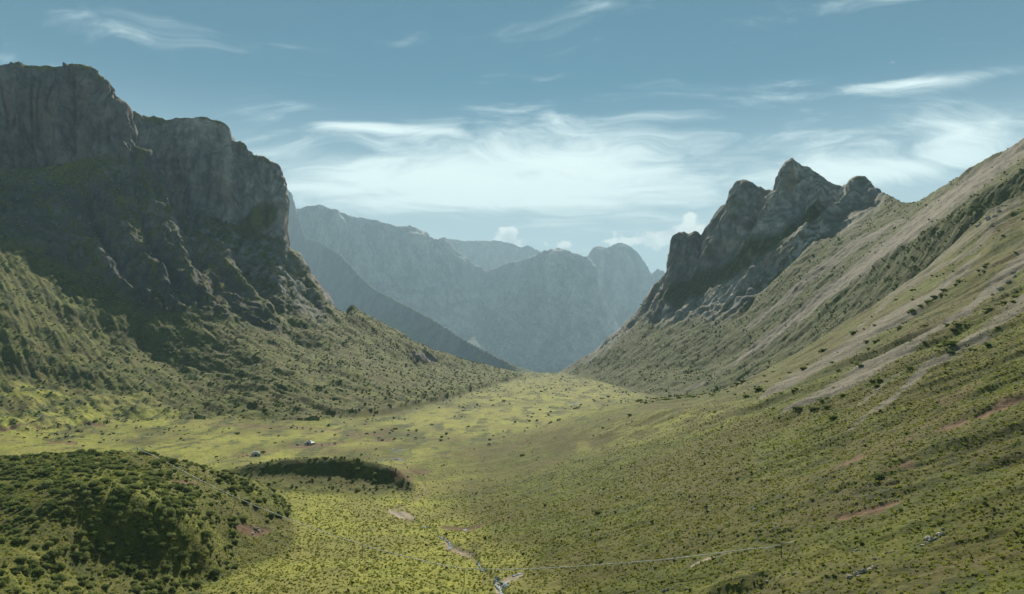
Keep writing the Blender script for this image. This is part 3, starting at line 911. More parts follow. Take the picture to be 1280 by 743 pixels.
runmin = np.minimum.accumulate(py, axis=1)
SEEN = (py <= runmin + 5) & (px > -70) & (px < 1370) & (py < 775)


def place(x, y, need=None):
    """the point of the ground met by the sight line through column x, row y"""
    c = int(np.argmin(np.abs(cols - x)))
    best = np.where(py[c] <= y)[0]
    best = best[(P[c, best, 1] > 140)]
    k = int(best[0]) if len(best) else NR - 1
    k = max(1, k)
    y0, y1 = py[c, k - 1], py[c, k]
    t = np.clip((y0 - y) / (y0 - y1 + 1e-6), 0, 1) if y0 > y1 else 1.0
    p = P[c, k - 1] * (1 - t) + P[c, k] * t
    return Vector((float(p[0]), float(p[1]), float(p[2])))


E1 = P[1:, :-1] - P[:-1, :-1]
E2 = P[:-1, 1:] - P[:-1, :-1]
AREA = np.linalg.norm(np.cross(E1, E2), axis=-1)
SEENQ = SEEN[:-1, :-1]
del E1, E2


def strew(dens, seen_only=True):
    """random ground points; dens = pieces per square metre for every quad of the sheet"""
    lam = np.clip(AREA * dens[:-1, :-1] * (SEENQ if seen_only else 1), 0, 40)
    n = rng.poisson(lam)
    i, j = np.nonzero(n)
    k = n[i, j]
    i, j = np.repeat(i, k), np.repeat(j, k)
    u, v = rng.random((2, len(i)))[..., None]
    p = (P[i, j] * (1 - u) * (1 - v) + P[i + 1, j] * u * (1 - v) + P[i, j + 1] * (1 - u) * v + P[i + 1, j + 1] * u * v)
    return p, i, j


# ------------------------------------------------------------------ plants


def leaf_material(name, c0, c1, trans=.35):
    m, N, out = new_mat(name)
    oi = N.new('ShaderNodeObjectInfo')
    pos = N.new('ShaderNodeNewGeometry').outputs['Position']
    nz = N.noise(pos, 1.7, 3, .6)
    v = N.m('ADD', N.m('MULTIPLY', oi.outputs['Random'], .6), N.m('MULTIPLY', nz, .5))
    c = N.mix(N.rng(v, .2, .9), c0, c1)
    df = N.new('ShaderNodeBsdfDiffuse'); N.l.new(c, df.inputs[0])
    tr = N.new('ShaderNodeBsdfTranslucent')
    N.l.new(N.mix(1.0, c, (1.12, 1.2, .9, 1), 'MULTIPLY'), tr.inputs[0])
    mx = N.new('ShaderNodeMixShader'); mx.inputs[0].default_value = trans
    N.l.new(df.outputs[0], mx.inputs[1]); N.l.new(tr.outputs[0], mx.inputs[2])
    N.l.new(mx.outputs[0], out.inputs[0])
    return m


M_SHRUB = leaf_material('shrub_leaves', (.115, .150, .055), (.270, .295, .125), .40)
M_DARK = leaf_material('juniper_leaves', (.085, .118, .038), (.190, .215, .075), .42)
M_TUSS = leaf_material('tussock', (.044, .050, .018), (.098, .098, .036), .15)
M_GRASS = leaf_material('meadow_grass', (.190, .205, .045), (.310, .310, .075), .35)


def shrub_mesh(name, mat, lobes, leaves, seed, flat=.9, leaf=.17):
    """cushion shrub of radius 1: several leafy lobes, each leaf a small bent card, over light-blocking cores"""
    r = np.random.default_rng(seed)
    L = []
    for i in range(lobes):
        a = r.uniform(0, 6.283)
        d = r.uniform(0.15, .62) if i else 0
        L.append((math.cos(a) * d, math.sin(a) * d, r.uniform(.28, .55) * flat, r.uniform(.34, .55) if i else .62))
    v, f = [], []
    # unseen solid core added in each lobe to block light
    for (cx, cy, cz, rad) in L:
        b = len(v)
        nu, nv = 7, 4
        for iv in range(nv + 1):
            for iu in range(nu):
                th = math.pi * iv / nv
                ph = 2 * math.pi * (iu + .5 * (iv % 2)) / nu
                k = rad * .80 * r.uniform(.82, 1.1)
                v.append((cx + k * math.sin(th) * math.cos(ph), cy + k * math.sin(th) * math.sin(ph), max(-.15, cz + k * flat * math.cos(th))))
        for iv in range(nv):
            for iu in range(nu):
                f.append((b + iv * nu + iu, b + (iv + 1) * nu + iu, b + (iv + 1) * nu + (iu + 1) % nu, b + iv * nu + (iu + 1) % nu))
    for i in range(leaves):
        cx, cy, cz, rad = L[r.integers(len(L))]
        n = r.normal(size=3); n[2] = abs(n[2]) * .9 - .15
        n /= np.linalg.norm(n)
        k = rad * r.uniform(.72, 1.12)
        c = np.array([cx, cy, cz]) + n * np.array([k, k, k * flat])
        if c[2] < -.1:
            continue
        nn = n + r.normal(size=3) * .55
        nn /= np.linalg.norm(nn)
        t = np.cross(nn, r.normal(size=3)); t /= np.linalg.norm(t) + 1e-9
        bt = np.cross(nn, t)
        sz = leaf * r.uniform(.6, 1.3)
        b = len(v)
        v += [c - t * sz * .5, c + bt * sz * .38 + nn * .03, c + t * sz * .7, c - bt * sz * .38 + nn * .03]
        f.append((b, b + 1, b + 2, b + 3))
    return mesh(name, v, f, mat, smooth=False)


def tuft_mesh(name, mat, blades, seed, spread=.5, h=.7, wid=.12):
    r = np.random.default_rng(seed)
    v, f = [], []
    for i in range(blades):
        a = r.uniform(0, 6.283)
        d = spread * math.sqrt(r.random())
        x, y = math.cos(a) * d, math.sin(a) * d
        lx, ly = math.cos(a) * r.uniform(.1, .5), math.sin(a) * r.uniform(.1, .5)
        hh = h * r.uniform(.5, 1.1)
        w_ = wid * r.uniform(.7, 1.5)
        p = r.uniform(0, 6.283)
        wx, wy = math.cos(p) * w_, math.sin(p) * w_
        b = len(v)
        v += [(x - wx, y - wy, -.12), (x + wx, y + wy, -.12), (x + lx * .5 - wx * .8, y + ly * .5 - wy * .8, hh * .62), (x + lx * .5 + wx * .8, y + ly * .5 + wy * .8, hh * .62), (x + lx, y + ly, hh)]
        f += [(b, b + 1, b + 3, b + 2), (b + 2, b + 3, b + 4)]
    return mesh(name, v, f, mat, smooth=False)


HILL_SHRUBS = [shrub_mesh('shrub', M_SHRUB, 7, 420, 100 + i) for i in range(4)]
DARK_SHRUBS = [shrub_mesh('bush', M_DARK, 7, 360, 130 + i, .62) for i in range(3)]
SMALL_SHRUBS = [shrub_mesh('scrub', M_SHRUB, 4, 90, 160 + i, .8, .30) for i in range(3)]
SMALL_DARK = [shrub_mesh('scrub', M_DARK, 3, 70, 180 + i, .85, .32) for i in range(2)]
TUSSOCKS = [shrub_mesh('tussock', M_TUSS, 3, 60, 200 + i, .7, .30) for i in range(2)]
TUFTS = [tuft_mesh('grass_tuft', M_GRASS, 22, 220 + i) for i in range(2)]


def instancer(name, pts, scl, rotz, me, label_kind='stuff', sz=None):
    """one uncountable cover: points of a mesh, each carrying a copy of a small plant"""
    pm = bpy.data.meshes.new(name)
    pm.vertices.add(len(pts))
    pm.vertices.foreach_set('co', pts.astype(np.float32).ravel())
    a = pm.attributes.new('size', 'FLOAT_VECTOR', 'POINT')
    if sz is None:
        sz = rng.uniform(.75, 1.15, len(pts))
    a.data.foreach_set('vector', np.stack([scl, scl * rng.uniform(.8, 1.2, len(pts)), scl * sz], 1).astype(np.float32).ravel())
    a = pm.attributes.new('turn', 'FLOAT_VECTOR', 'POINT')
    a.data.foreach_set('vector', np.stack([rng.normal(0, .1, len(pts)), rng.normal(0, .1, len(pts)), rotz], 1).astype(np.float32).ravel())
    o = link(name, pm)
    o['kind'] = 'stuff'
    src = link(name, me, None, Vector(pts[0].tolist()))          # the plant copied, standing at the first point
    src.scale = [float(scl[0])] * 3
    src['kind'] = 'stuff'
    g = bpy.data.node_groups.new(name, 'GeometryNodeTree')
    g.interface.new_socket('Geometry', in_out='INPUT', socket_type='NodeSocketGeometry')
    g.interface.new_socket('Geometry', in_out='OUTPUT', socket_type='NodeSocketGeometry')
    gi = g.nodes.new('NodeGroupInput'); go = g.nodes.new('NodeGroupOutput')
    inst = g.nodes.new('GeometryNodeInstanceOnPoints')
    oi = g.nodes.new('GeometryNodeObjectInfo')
    oi.inputs['Object'].default_value = src
    oi.inputs['As Instance'].default_value = True
    oi.transform_space = 'ORIGINAL'
    na = g.nodes.new('GeometryNodeInputNamedAttribute'); na.data_type = 'FLOAT_VECTOR'; na.inputs['Name'].default_value = 'size'
    nt = g.nodes.new('GeometryNodeInputNamedAttribute'); nt.data_type = 'FLOAT_VECTOR'; nt.inputs['Name'].default_value = 'turn'
    g.links.new(gi.outputs[0], inst.inputs['Points'])
    g.links.new(oi.outputs['Geometry'], inst.inputs['Instance'])
    g.links.new(na.outputs[0], inst.inputs['Scale'])
    g.links.new(nt.outputs[0], inst.inputs['Rotation'])
    g.links.new(inst.outputs[0], go.inputs[0])
    md = o.modifiers.new('cover', 'NODES')
    md.node_group = g
    return o


def cover(name, pts, scl, meshes, lift=0.0):
    pts = pts.copy()
    pts[:, 2] += lift
    k = rng.integers(0, len(meshes), len(pts))
    for i, me in enumerate(meshes):
        s_ = k == i
        if s_.sum() > 1:
            instancer(name, pts[s_], scl[s_], rng.uniform(0, 6.283, int(s_.sum())), me)


xw, yw, zw = P[..., 0], P[..., 1], P[..., 2]
nS = fbm2(xw / 9, yw / 9, 3, 41)
nT = fbm2(xw / 38, yw / 38, 3, 42)
bare = np.clip(rock + sc * .95 + dirt * 1.2, 0, 1)

# --- shrubs of the near hill: the 300 that show largest are objects, the rest one cover
gap = np.zeros(px.shape, np.float32)
for pts in ([(205, 585, 6), (245, 598, 14), (275, 606, 10)], [(150, 572, 5), (185, 574, 8)], [(280, 625, 8), (310, 645, 14), (325, 655, 10)], [(20, 615, 6), (60, 618, 6)], [(95, 600, 5), (150, 603, 6)], [(215, 640, 5), (265, 700, 5)]):
    d_, t_ = seg_dist(pts)
    gap = np.maximum(gap, 1 - sstep(.5, 1.2, d_ / np.interp(t_, np.linspace(0, 1, len(pts)), [p[2] for p in pts]) + nS * .5))
edge_r = np.interp(py, [565, 600, 640, 665, 700, 743], [420, 365, 372, 300, 296, 290])
hd = np.where(hillm, .16 * sstep(-.65, .25, nS * .8 + nT * .5 + .15) * (1 - gap * .97) * (px < edge_r + nS * 10), 0)
pts, i_, j_ = strew(hd * (1 - np.clip(dirt, 0, 1)))
rad = np.clip(rng.lognormal(math.log(1.0), .45, len(pts)), .4, 2.6)
pts[:, 2] -= .12 * rad
shown = np.where((px[i_, j_] > 2) & (px[i_, j_] < 1275) & (py[i_, j_] < 738), rad / pts[:, 1], 0)
order = np.argsort(-shown)
top = order[:300]
for q_ in top:
    o = link('shrub', HILL_SHRUBS[int(rng.integers(4))], None, Vector(pts[q_].tolist()))
    o.scale = (rad[q_], rad[q_] * rng.uniform(.85, 1.15), rad[q_] * rng.uniform(.75, 1.1))
    o.rotation_euler = (0, 0, rng.uniform(0, 6.28))
    x_, y_ = px[i_[q_], j_[q_]], py[i_[q_], j_[q_]]
    w_ = ('along the skyline crest of the near hill' if y_ < 592 else 'on the right flank of the near hill above the bright meadow' if x_ > 235 else
          'around the shaded hollow of the near hill' if 95 < x_ and y_ > 625 else 'at the bottom left corner below the near hill' if y_ > 680 else 'on the left shoulder of the near hill' if x_ < 110 else 'on the lit back of the near hill below its crest')
    tag(o, 'rounded green shrub ' + w_, 'shrub', 'shrubs ' + w_)
rest = order[300:]
cover('shrub_thicket', pts[rest], rad[rest], HILL_SHRUBS)

# --- dark shrubs of the low moraine ridge
md_ = isr('moraine_ridge')
dm = np.where(md_, .065 * sstep(-.5, .3, nS + nT * .5 + np.interp(px, [290, 390, 440, 500], [-.35, .0, .5, .3])), 0)
pts, i_, j_ = strew(dm * (1 - np.clip(dirt, 0, 1)))
cover('scrub', pts, np.clip(rng.lognormal(math.log(.85), .35, len(pts)), .4, 1.8), SMALL_DARK + SMALL_SHRUBS[:1], -.05)

# --- scrub of the far slopes
dl_ = np.where(left, .030 * sstep(-.5, .45, nS * .7 + nT * .5 + .1) * (1 - lush) * (1 - bare) * (slope < 48), 0)
dl_ += np.where(left, .012 * rock * (slope < 50) * sstep(0.0, .6, nT + nS * .5), 0)
dl_ += np.where(isr('valley_floor') & (yw > 620) & (yw < 2400), .012 * (1 - lush) * sstep(-.2, .5, nS * .6 + nT * .6), 0)
pts, i_, j_ = strew(dl_)
cover('scrub', pts, np.clip(rng.lognormal(math.log(1.35), .35, len(pts)), .6, 3.2), SMALL_SHRUBS + SMALL_DARK, -.1)
dv = np.where(V, .030 * sstep(-.2, .6, nS * .7 + nT * .6) * (1 - bare) * (slope < 66), 0)
dv += np.where(V, .05 * sstep(46, 54, slope) * (1 - bare) * sstep(-.4, .4, nS), 0)
dv += np.where(V, .035 * sstep(700, 60, xw) * sstep(.0, .5, nT + nS * .5) * (1 - bare), 0)
pts, i_, j_ = strew(dv)
cover('scrub', pts, np.clip(rng.lognormal(math.log(.95), .45, len(pts)), .4, 3.2), SMALL_SHRUBS + SMALL_DARK, -.1)

# --- dark bushes between the scree tongues and over the right slope
zone = in_poly([(930, 500), (1000, 462), (1080, 405), (1150, 350), (1215, 300), (1285, 260), (1290, 400), (1200, 450), (1120, 500), (1000, 540)], 16)
cr_d, _ = seg_dist([(800, 502), (830, 499), (870, 497), (905, 490), (935, 478)])  # bush row added along the crest to stand for its dark shading
du = np.where(U | V, .035 * (cr_d < 3.5) * sstep(-.3, .3, nS), 0) + np.where(U, .045 * zone * sstep(.20, .60, nS * .55 + gul * .7 + gulf * .3) + .0009 * sstep(.1, .6, nT + nS * .4), 0) * (1 - bare)
pts, i_, j_ = strew(du)
rad = np.clip(rng.lognormal(math.log(1.25), .40, len(pts)), .5, 3.0)
shown = np.where((px[i_, j_] < 1275) & (py[i_, j_] < 738), rad / pts[:, 1], 0)
order = np.argsort(-shown)
BIG = [(1102, 592 - 12, 0)]
for q_ in order[:220]:
    o = link('bush', DARK_SHRUBS[int(rng.integers(3))], None, Vector(pts[q_].tolist()))
    o.scale = (rad[q_] * rng.uniform(.9, 1.6), rad[q_] * rng.uniform(.8, 1.1), rad[q_] * rng.uniform(.75, 1.1))
    o.rotation_euler = (0, 0, rng.uniform(0, 6.28))
    x_, y_ = px[i_[q_], j_[q_]], py[i_[q_], j_[q_]]
    w_ = ('high on the right spur near its rocky skyline' if y_ < 340 else 'between the upper scree tongues of the right spur' if y_ < 430 else 'around the lower ends of the scree tongues' if y_ < 520 and x_ > 900 else
          'near the reddish slips on the right slope' if x_ > 1000 and y_ < 660 else 'in the bottom right corner of the slope' if x_ > 1000 else 'on the open grass of the gentle right slope')
    tag(o, 'dark green bush ' + w_, 'bush', 'bushes ' + w_)
cover('scrub', pts[order[220:]], rad[order[220:]], SMALL_DARK + SMALL_SHRUBS[:1], -.1)

# --- tussocks and grass tufts
near = 1 - sstep(420, 900, yw)
dt = np.where(U, (.05 + .34 * (1 - sstep(200, 520, yw))) * sstep(-.35, .55, nS * .6 + nT * .5 + gulf * .5 + gul * .3), 0) * (1 - bare) * (yw < 950)
pts, i_, j_ = strew(dt)
cover('tussocks', pts, np.clip(rng.lognormal(math.log(.24), .45, len(pts)), .10, .9), TUSSOCKS + SMALL_DARK[:1], -.03)
dmw = np.where(isr('valley_floor', 'moraine_ridge', 'near_hill'), .20 * (1 - sstep(330, 620, yw)) + .02 * veg * (yw < 1500), 0) * sstep(-.6, .5, nS * .7 + nT * .5) * (1 - bare)
pts, i_, j_ = strew(dmw)
cover('tussocks', pts, np.clip(rng.lognormal(math.log(.30), .38, len(pts)), .12, .9), TUSSOCKS, -.03)
dg = np.where(isr('valley_floor', 'near_hill', 'right_spur'), .55 * (1 - sstep(260, 480, yw)), 0) * (1 - bare)
pts, i_, j_ = strew(dg)
cover('grass', pts, np.clip(rng.lognormal(math.log(.42), .3, len(pts)), .2, .8), TUFTS, 0)



# ------------------------------------------------------------------ water of the stream


def build_stream():
    m, N, out = new_mat('stream_water')
    pos = N.new('ShaderNodeNewGeometry').outputs['Position']
    bump = N.new('ShaderNodeBump'); bump.inputs['Strength'].default_value = .25; bump.inputs['Distance'].default_value = .1
    N.l.new(N.noise(pos, 2.2, 3, .6), bump.inputs['Height'])
    foam = N.m('MULTIPLY', N.rng(N.noise(pos, 1.1, 4, .65), .50, .62), .6)
    principled(N, out, N.mix(foam, (.05, .065, .065), (.62, .66, .66)), .12, .5, bump.outputs[0])
    v, f = [], []
    runs = [[(640, 760, 6), (629, 743, 5), (624, 735, 4), (620, 727, 3.5), (623, 722, 2.5)], [(628, 738, 3), (633, 731, 4), (626, 727, 3)], [(640, 721, 2), (646, 718, 2.2), (652, 717, 2)], [(604, 715, 1.6), (599, 707, 1.8), (597, 700, 1.4)],
            [(561, 688, 2.2), (564, 682, 2.4), (561, 677, 2.2), (556, 674, 2), (547, 670, 1.8)], [(527, 659, 1), (538, 660, 1.2)], [(578, 664, 1.2), (585, 662, 1.3)],
            [(489, 573.5, .9), (498, 574, 1.1), (506, 576, .9)], [(491, 567, 1), (495, 564.5, 1), (504, 563, 1)], [(488, 561, .8), (494, 562, .9)], [(484, 575, .6), (474, 577, .6)],
            [(707, 505.5, .7), (718, 505, .9), (726, 503.5, .7)], [(735, 497, .5), (742, 496, .6)], [(752, 495, .5), (762, 492, .5)]]
    for r_ in runs:
        pp = []
        for (a, b_, w_), (c, d_, w2) in zip(r_[:-1], r_[1:]):
            for t in np.linspace(0, 1, 5)[:-1]:
                pp.append((a + (c - a) * t, b_ + (d_ - b_) * t, w_ + (w2 - w_) * t))
        pp.append(r_[-1])
        prev = None
        for k, (a, b_, w_) in enumerate(pp):
            w_ = w_ * rng.uniform(.75, 1.2)
            if k in (0, len(pp) - 1):
                w_ *= .3
            n0 = pp[max(0, k - 1)]; n1 = pp[min(len(pp) - 1, k + 1)]
            dx, dy = n1[0] - n0[0], n1[1] - n0[1]
            ln = math.hypot(dx, dy) + 1e-6
            ox, oy = -dy / ln * w_, dx / ln * w_ * .6
            A, B = place(a - ox, b_ - oy), place(a + ox, b_ + oy)
            lev = place(a, b_).z + .10
            A.z = B.z = lev
            v += [tuple(A), tuple(B)]
            if prev is not None:
                f.append((len(v) - 4, len(v) - 3, len(v) - 1, len(v) - 2))
            prev = 1
    o = link('stream', mesh('stream', v, f, m))
    o['kind'] = 'structure'


build_stream()


# ------------------------------------------------------------------ boulders


def rock_material():
    m, N, out = new_mat('boulder')
    pos = N.new('ShaderNodeNewGeometry').outputs['Position']
    c = N.mix(N.rng(N.noise(pos, 1.5, 5, .65), .35, .65), (.26, .24, .19), (.46, .43, .36))
    c = N.mix(N.rng(N.noise(pos, .9, 3, .6), .58, .70), c, (.11, .11, .07))
    principled(N, out, c, .9, .15)
    return m


M_ROCK = rock_material()


def boulder_mesh(seed):
    import bmesh
    bm = bmesh.new()
    bmesh.ops.create_icosphere(bm, subdivisions=3, radius=1)
    r = np.random.default_rng(seed)
    cuts = [Vector(r.normal(size=3)).normalized() for _ in range(9)]
    cd = r.uniform(.55, .85, 9)
    co = np.array([v.co for v in bm.verts])
    nz_ = fbm3(co[:, 0] * 1.4, co[:, 1] * 1.4, co[:, 2] * 1.4, 3, seed)
    for v, q_ in zip(bm.verts, nz_):
        for c, d_ in zip(cuts, cd):
            e = v.co.dot(c) - d_
            if e > 0:
                v.co -= c * e
        v.co *= 1 + .16 * float(q_)
        v.co.z *= .75
    me = bpy.data.meshes.new('boulder')
    bm.to_mesh(me)
    bm.free()
    me.materials.append(M_ROCK)
    return me


BOULDERS = [boulder_mesh(s_) for s_ in (3, 8, 21, 33)]


def boulder(x, y, size, label, group):
    p = place(x, y)
    o = link('boulder', BOULDERS[int(rng.integers(4))], None, p + Vector((0, 0, size * .12)))
    o.scale = (size * rng.uniform(.8, 1.3), size * rng.uniform(.7, 1.1), size * rng.uniform(.7, 1.1))
    o.rotation_euler = (rng.uniform(-.3, .3), rng.uniform(-.3, .3), rng.uniform(0, 6.28))
    tag(o, label, 'boulder', group)


def boulder_string(pts, n, size, jitter, label, group):
    L = np.array(pts, float)
    for k in range(n):
        t = (k + rng.uniform(-.4, .4)) / max(1, n - 1) * (len(L) - 1)
        t = float(np.clip(t, 0, len(L) - 1.001))
        i = int(t)
        q_ = L[i] * (1 - (t - i)) + L[i + 1] * (t - i)
        boulder(q_[0] + rng.normal(0, jitter), q_[1] + rng.normal(0, jitter * .6), size * rng.uniform(.45, 1.25), label, group)


boulder_string([(1156, 681), (1168, 672), (1182, 664)], 14, .62, 2.0, 'pale boulder in the upper rocky outcrop low on the right slope', 'boulders of the upper outcrop')
boulder_string([(1066, 722), (1078, 716), (1098, 708)], 13, .55, 2.0, 'pale boulder in the lower rocky outcrop low on the right slope', 'boulders of the lower outcrop')
boulder_string([(1062, 693), (1075, 687)], 5, .45, 1.5, 'grey stone on the grass just above the lower rocky outcrop', 'stones above the lower outcrop')
boulder_string([(1094, 699), (1120, 690)], 5, .40, 2, 'grey stone on the grass between the two rocky outcrops', 'stones between the outcrops')
boulder_string([(958, 725), (975, 721), (996, 716)], 7, .45, 2, 'pale stone along the rim of the shady gully at the bottom', 'stones along the gully rim')
boulder_string([(828, 738), (842, 734), (858, 738)], 8, .45, 2, 'pale stone in the patch of stones left of the shady gully', 'stones left of the gully')
boulder_string([(918, 710), (928, 706)], 4, .40, 1.5, 'pale stone beside the bare path on the right slope', 'stones beside the bare path')
boulder_string([(600, 702), (606, 716), (614, 728), (634, 738)], 12, .34, 3, 'small pale stone lying along the stream bank', 'stones along the stream')
boulder_string([(1225, 283), (1243, 268), (1258, 257)], 10, 2.3, 3, 'grey crag block high on the skyline of the right spur', 'crag blocks on the right spur')
boulder_string([(1240, 370), (1262, 350), (1280, 340)], 10, 1.6, 4, 'grey rock in the broken rib between the scree tongues', 'rocks of the broken rib')
boulder_string([(318, 658), (330, 664), (316, 666)], 7, .7, 2.5, 'pale rock on the bare earth patch at the foot of the shrubby hill', 'rocks on the bare earth patch')
boulder(297, 642.5, .9, 'single pale flat rock on the grassy gap of the shrubby hill', None)
boulder(944, 638, .6, 'lone pale stone in the middle of the right slope', None)
boulder(418, 661, .5, 'lone pale stone on the bright meadow above the white cable', None)


# ------------------------------------------------------------------ cable across the valley on poles


def plain(name, color, rough=.85, spec=.2, var=.25, scale=3.0):
    m, N, out = new_mat(name)
    pos = N.new('ShaderNodeTexCoord').outputs['Object']
    k = N.rng(N.noise(pos, scale, 4, .6), .3, .7, 1 - var, 1 + var)
    c = N.new('ShaderNodeVectorMath', operation='SCALE')
    c.inputs[0].default_value = color
    N.l.new(k, c.inputs['Scale'])
    principled(N, out, c.outputs[0], rough, spec)
    return m


M_CABLE = plain('white_cable_sheath', (.62, .62, .58), .7)
M_WOOD = plain('weathered_pole_wood', (.10, .085, .065), .9)
M_METAL = plain('dull_metal', (.25, .25, .25), .6)


def tube(pts, radii, sides=8, cap=True):
    v, f = [], []
    n = len(pts)
    for i, p in enumerate(pts):
        t = (Vector(pts[min(n - 1, i + 1)]) - Vector(pts[max(0, i - 1)])).normalized()
        a = t.cross(Vector((0, 0, 1)))
        if a.length < .05:
            a = t.cross(Vector((0, 1, 0)))
        a.normalize()
        b = t.cross(a)
        for k in range(sides):
            q_ = 2 * math.pi * k / sides
            v.append(Vector(p) + (a * math.cos(q_) + b * math.sin(q_)) * radii[i])
    for i in range(n - 1):
        for k in range(sides):
            f.append((i * sides + k, i * sides + (k + 1) % sides, (i + 1) * sides + (k + 1) % sides, (i + 1) * sides + k))
    if cap:
        f.append(tuple(range(sides - 1, -1, -1)))
        f.append(tuple((n - 1) * sides + k for k in range(sides)))
    return v, f


def sight(x, y, d):
    return Vector(((x - CX) / F * d, d, (YH - y) / F * d))


def pole(x, foot_row, top_row, label):
    base = place(x, foot_row)
    h = (foot_row - top_row) / F * base.y
    t = bpy.data.objects.new('cable_pole', None)
    COL.objects.link(t)
    t.location = base
    tag(t, label, 'pole', 'poles carrying the white cable')
    v, f = tube([(0, 0, -.6), (0, 0, h * .5), (.04, 0, h + .25)], [.11, .095, .08], 10)
    link('post', mesh('post', v, f, M_WOOD), t)
    v, f = tube([(-.45, 0, h - .05), (.45, 0, h - .05)], [.055, .055], 6)
    link('crossarm', mesh('crossarm', v, f, M_WOOD), t)
    v, f = tube([(0, -.13, h - .02), (0, -.13, h + .10), (0, -.13, h + .16)], [.05, .075, .03], 8)
    link('insulator', mesh('insulator', v, f, M_METAL), t)
    return base + Vector((0, -.13, h + .1))


hold = [pole(172, 566, 559, 'short wooden pole on the crest of the shrubby near hill at the cable end'),
        pole(453, 700, 682, 'wooden pole on the bright meadow carrying the white cable'),
        pole(580, 731, 711, 'wooden pole beside the stream carrying the white cable'),
        pole(976, 697, 680, 'wooden pole on the grassy right slope carrying the white cable')]
rows = [[(172, 559), (272, 612), (329, 637), (410, 668), (453, 682)], [(453, 682), (500, 694), (545, 705), (580, 711)], [(580, 711), (600, 712.6), (640, 712), (693, 710.3), (750, 706), (820, 701), (885, 694), (976, 680)]]
for k in range(3):
    A, B = hold[k], hold[k + 1]
    pts_ = []
    for t in np.linspace(0, 1, 41):
        q_ = A.lerp(B, float(t))
        x_ = CX + q_.x / q_.y * F
        y_ = np.interp(x_, [p[0] for p in rows[k]], [p[1] for p in rows[k]])
        q_.z = (YH - y_) / F * q_.y
        pts_.append(q_)
    z_ = np.array([p.z for p in pts_])
    z_ = gblur(z_, 3, 0)
    for p, zz_ in zip(pts_[1:-1], z_[1:-1]):
        p.z = float(zz_)
    v, f = tube(pts_, [.11] * len(pts_), 6)
    o = link('cable', mesh('cable', v, f, M_CABLE))
    tag(o, ['thick white cable running down over the shrubby hill to the meadow pole', 'thick white cable sloping between the meadow pole and the stream pole',
            'white cable crossing the stream up to the pole on the right slope'][k], 'cable', 'spans of the white cable')
end = place(994, 676)
v, f = tube([hold[3], hold[3].lerp(end, .5) - Vector((0, 0, .2)), end], [.07] * 3, 6)
tag(link('cable', mesh('cable', v, f, M_CABLE)), 'short last length of white cable running from the right pole into the grass', 'cable', 'spans of the white cable')

# ------------------------------------------------------------------ tents and camp
M_CANVAS = plain('white_canvas', (.66, .65, .61), .85, var=.12, scale=1.2)
M_TEAL = plain('teal_nylon', (.03, .20, .19), .6, var=.2)
M_DOOR_SHADE = plain('painted_door_shade', (.02, .02, .02), .9)  # black colour standing for the shade inside tent openings
M_TARP = plain('faded_pink_tarp', (.36, .24, .20), .8)
M_SACK = plain('dark_sacking', (.06, .05, .045), .9)


def wall_tent(x, row, wid, dep, hw, hr, turn, label, marquee=False):
    p = place(x, row)
    t = bpy.data.objects.new('tent', None)
    COL.objects.link(t)
    t.location = p
    t.rotation_euler = (0, 0, turn)
    tag(t, label, 'tent', 'white nomad tents on the meadow')
    a, b = wid / 2, dep / 2
    n = 7
    v, f = [], []
    # roof and walls as rings of a sagging canvas
    def ring(sx, sy, z):
        out_ = []
        for k in range(4 * n):
            e, u = divmod(k, n)
            u = u / n * 2 - 1
            c_ = [(u, -1), (1, u), (-u, 1), (-1, -u)][e]
            sag = .05 * (1 - u * u)
            out_.append((c_[0] * sx - (sag * sx * (1 if e == 1 else -1 if e == 3 else 0)), c_[1] * sy - (sag * sy * (1 if e == 2 else -1 if e == 0 else 0)), z))
        return out_
    if marquee:
        prof = [(1.04, 1.04, -.1), (1.0, 1.0, hw), (1.05, 1.05, hw - .12), (.72, .72, hw + (hr - hw) * .22), (.42, .42, hw + (hr - hw) * .50), (.18, .2, hw + (hr - hw) * .86), (.05, .05, hr)]
    else:
        prof = [(1.04, 1.04, -.1), (1.0, 1.0, hw), (1.06, 1.06, hw - .1), (.80, .70, hw + (hr - hw) * .36), (.66, .34, hw + (hr - hw) * .74), (.58, .04, hr)]
    for sx, sy, z in prof:
        v += ring(a * sx, b * sy, z)
    m_ = 4 * n
    for i in range(len(prof) - 1):
        for k in range(m_):
            f.append((i * m_ + k, i * m_ + (k + 1) % m_, (i + 1) * m_ + (k + 1) % m_, (i + 1) * m_ + k))
    f.append(tuple((len(prof) - 1) * m_ + k for k in range(m_)))
    link('canvas', mesh('canvas', v, f, M_CANVAS), t)
    # black panel painted for the shade in the doorway, with a flap thrown aside
    y = -b * 1.05
    link('doorway', mesh('doorway', [(-.75, y, 0), (.75, y, 0), (.62, y - .02, hw * .95), (-.62, y - .02, hw * .95)], [(0, 1, 2, 3)], M_DOOR_SHADE), t)
    link('door_flap', mesh('door_flap', [(.75, y - .04, 0), (1.5, y - .35, 0), (1.2, y - .25, hw * .9), (.62, y - .05, hw * .95)], [(0, 1, 2, 3)], M_CANVAS), t)
    rv, rf = [], []
    for sx in (-1, 1):
        for sy in (-1, 1):
            q_, g_ = tube([(sx * a * 1.04, sy * b * 1.04, hw), (sx * (a + 1.5), sy * (b + 1.4), 0)], [.03, .03], 4)
            rf += [tuple(i + len(rv) for i in h_) for h_ in g_]
            rv += q_
    link('guy_rope', mesh('guy_rope', rv, rf, M_SACK), t)
    pv_, pf_ = tube([(0, 0, hr - .2), (0, 0, hr + .35)], [.05, .04], 6)
    link('pole_tip', mesh('pole_tip', pv_, pf_, M_WOOD), t)


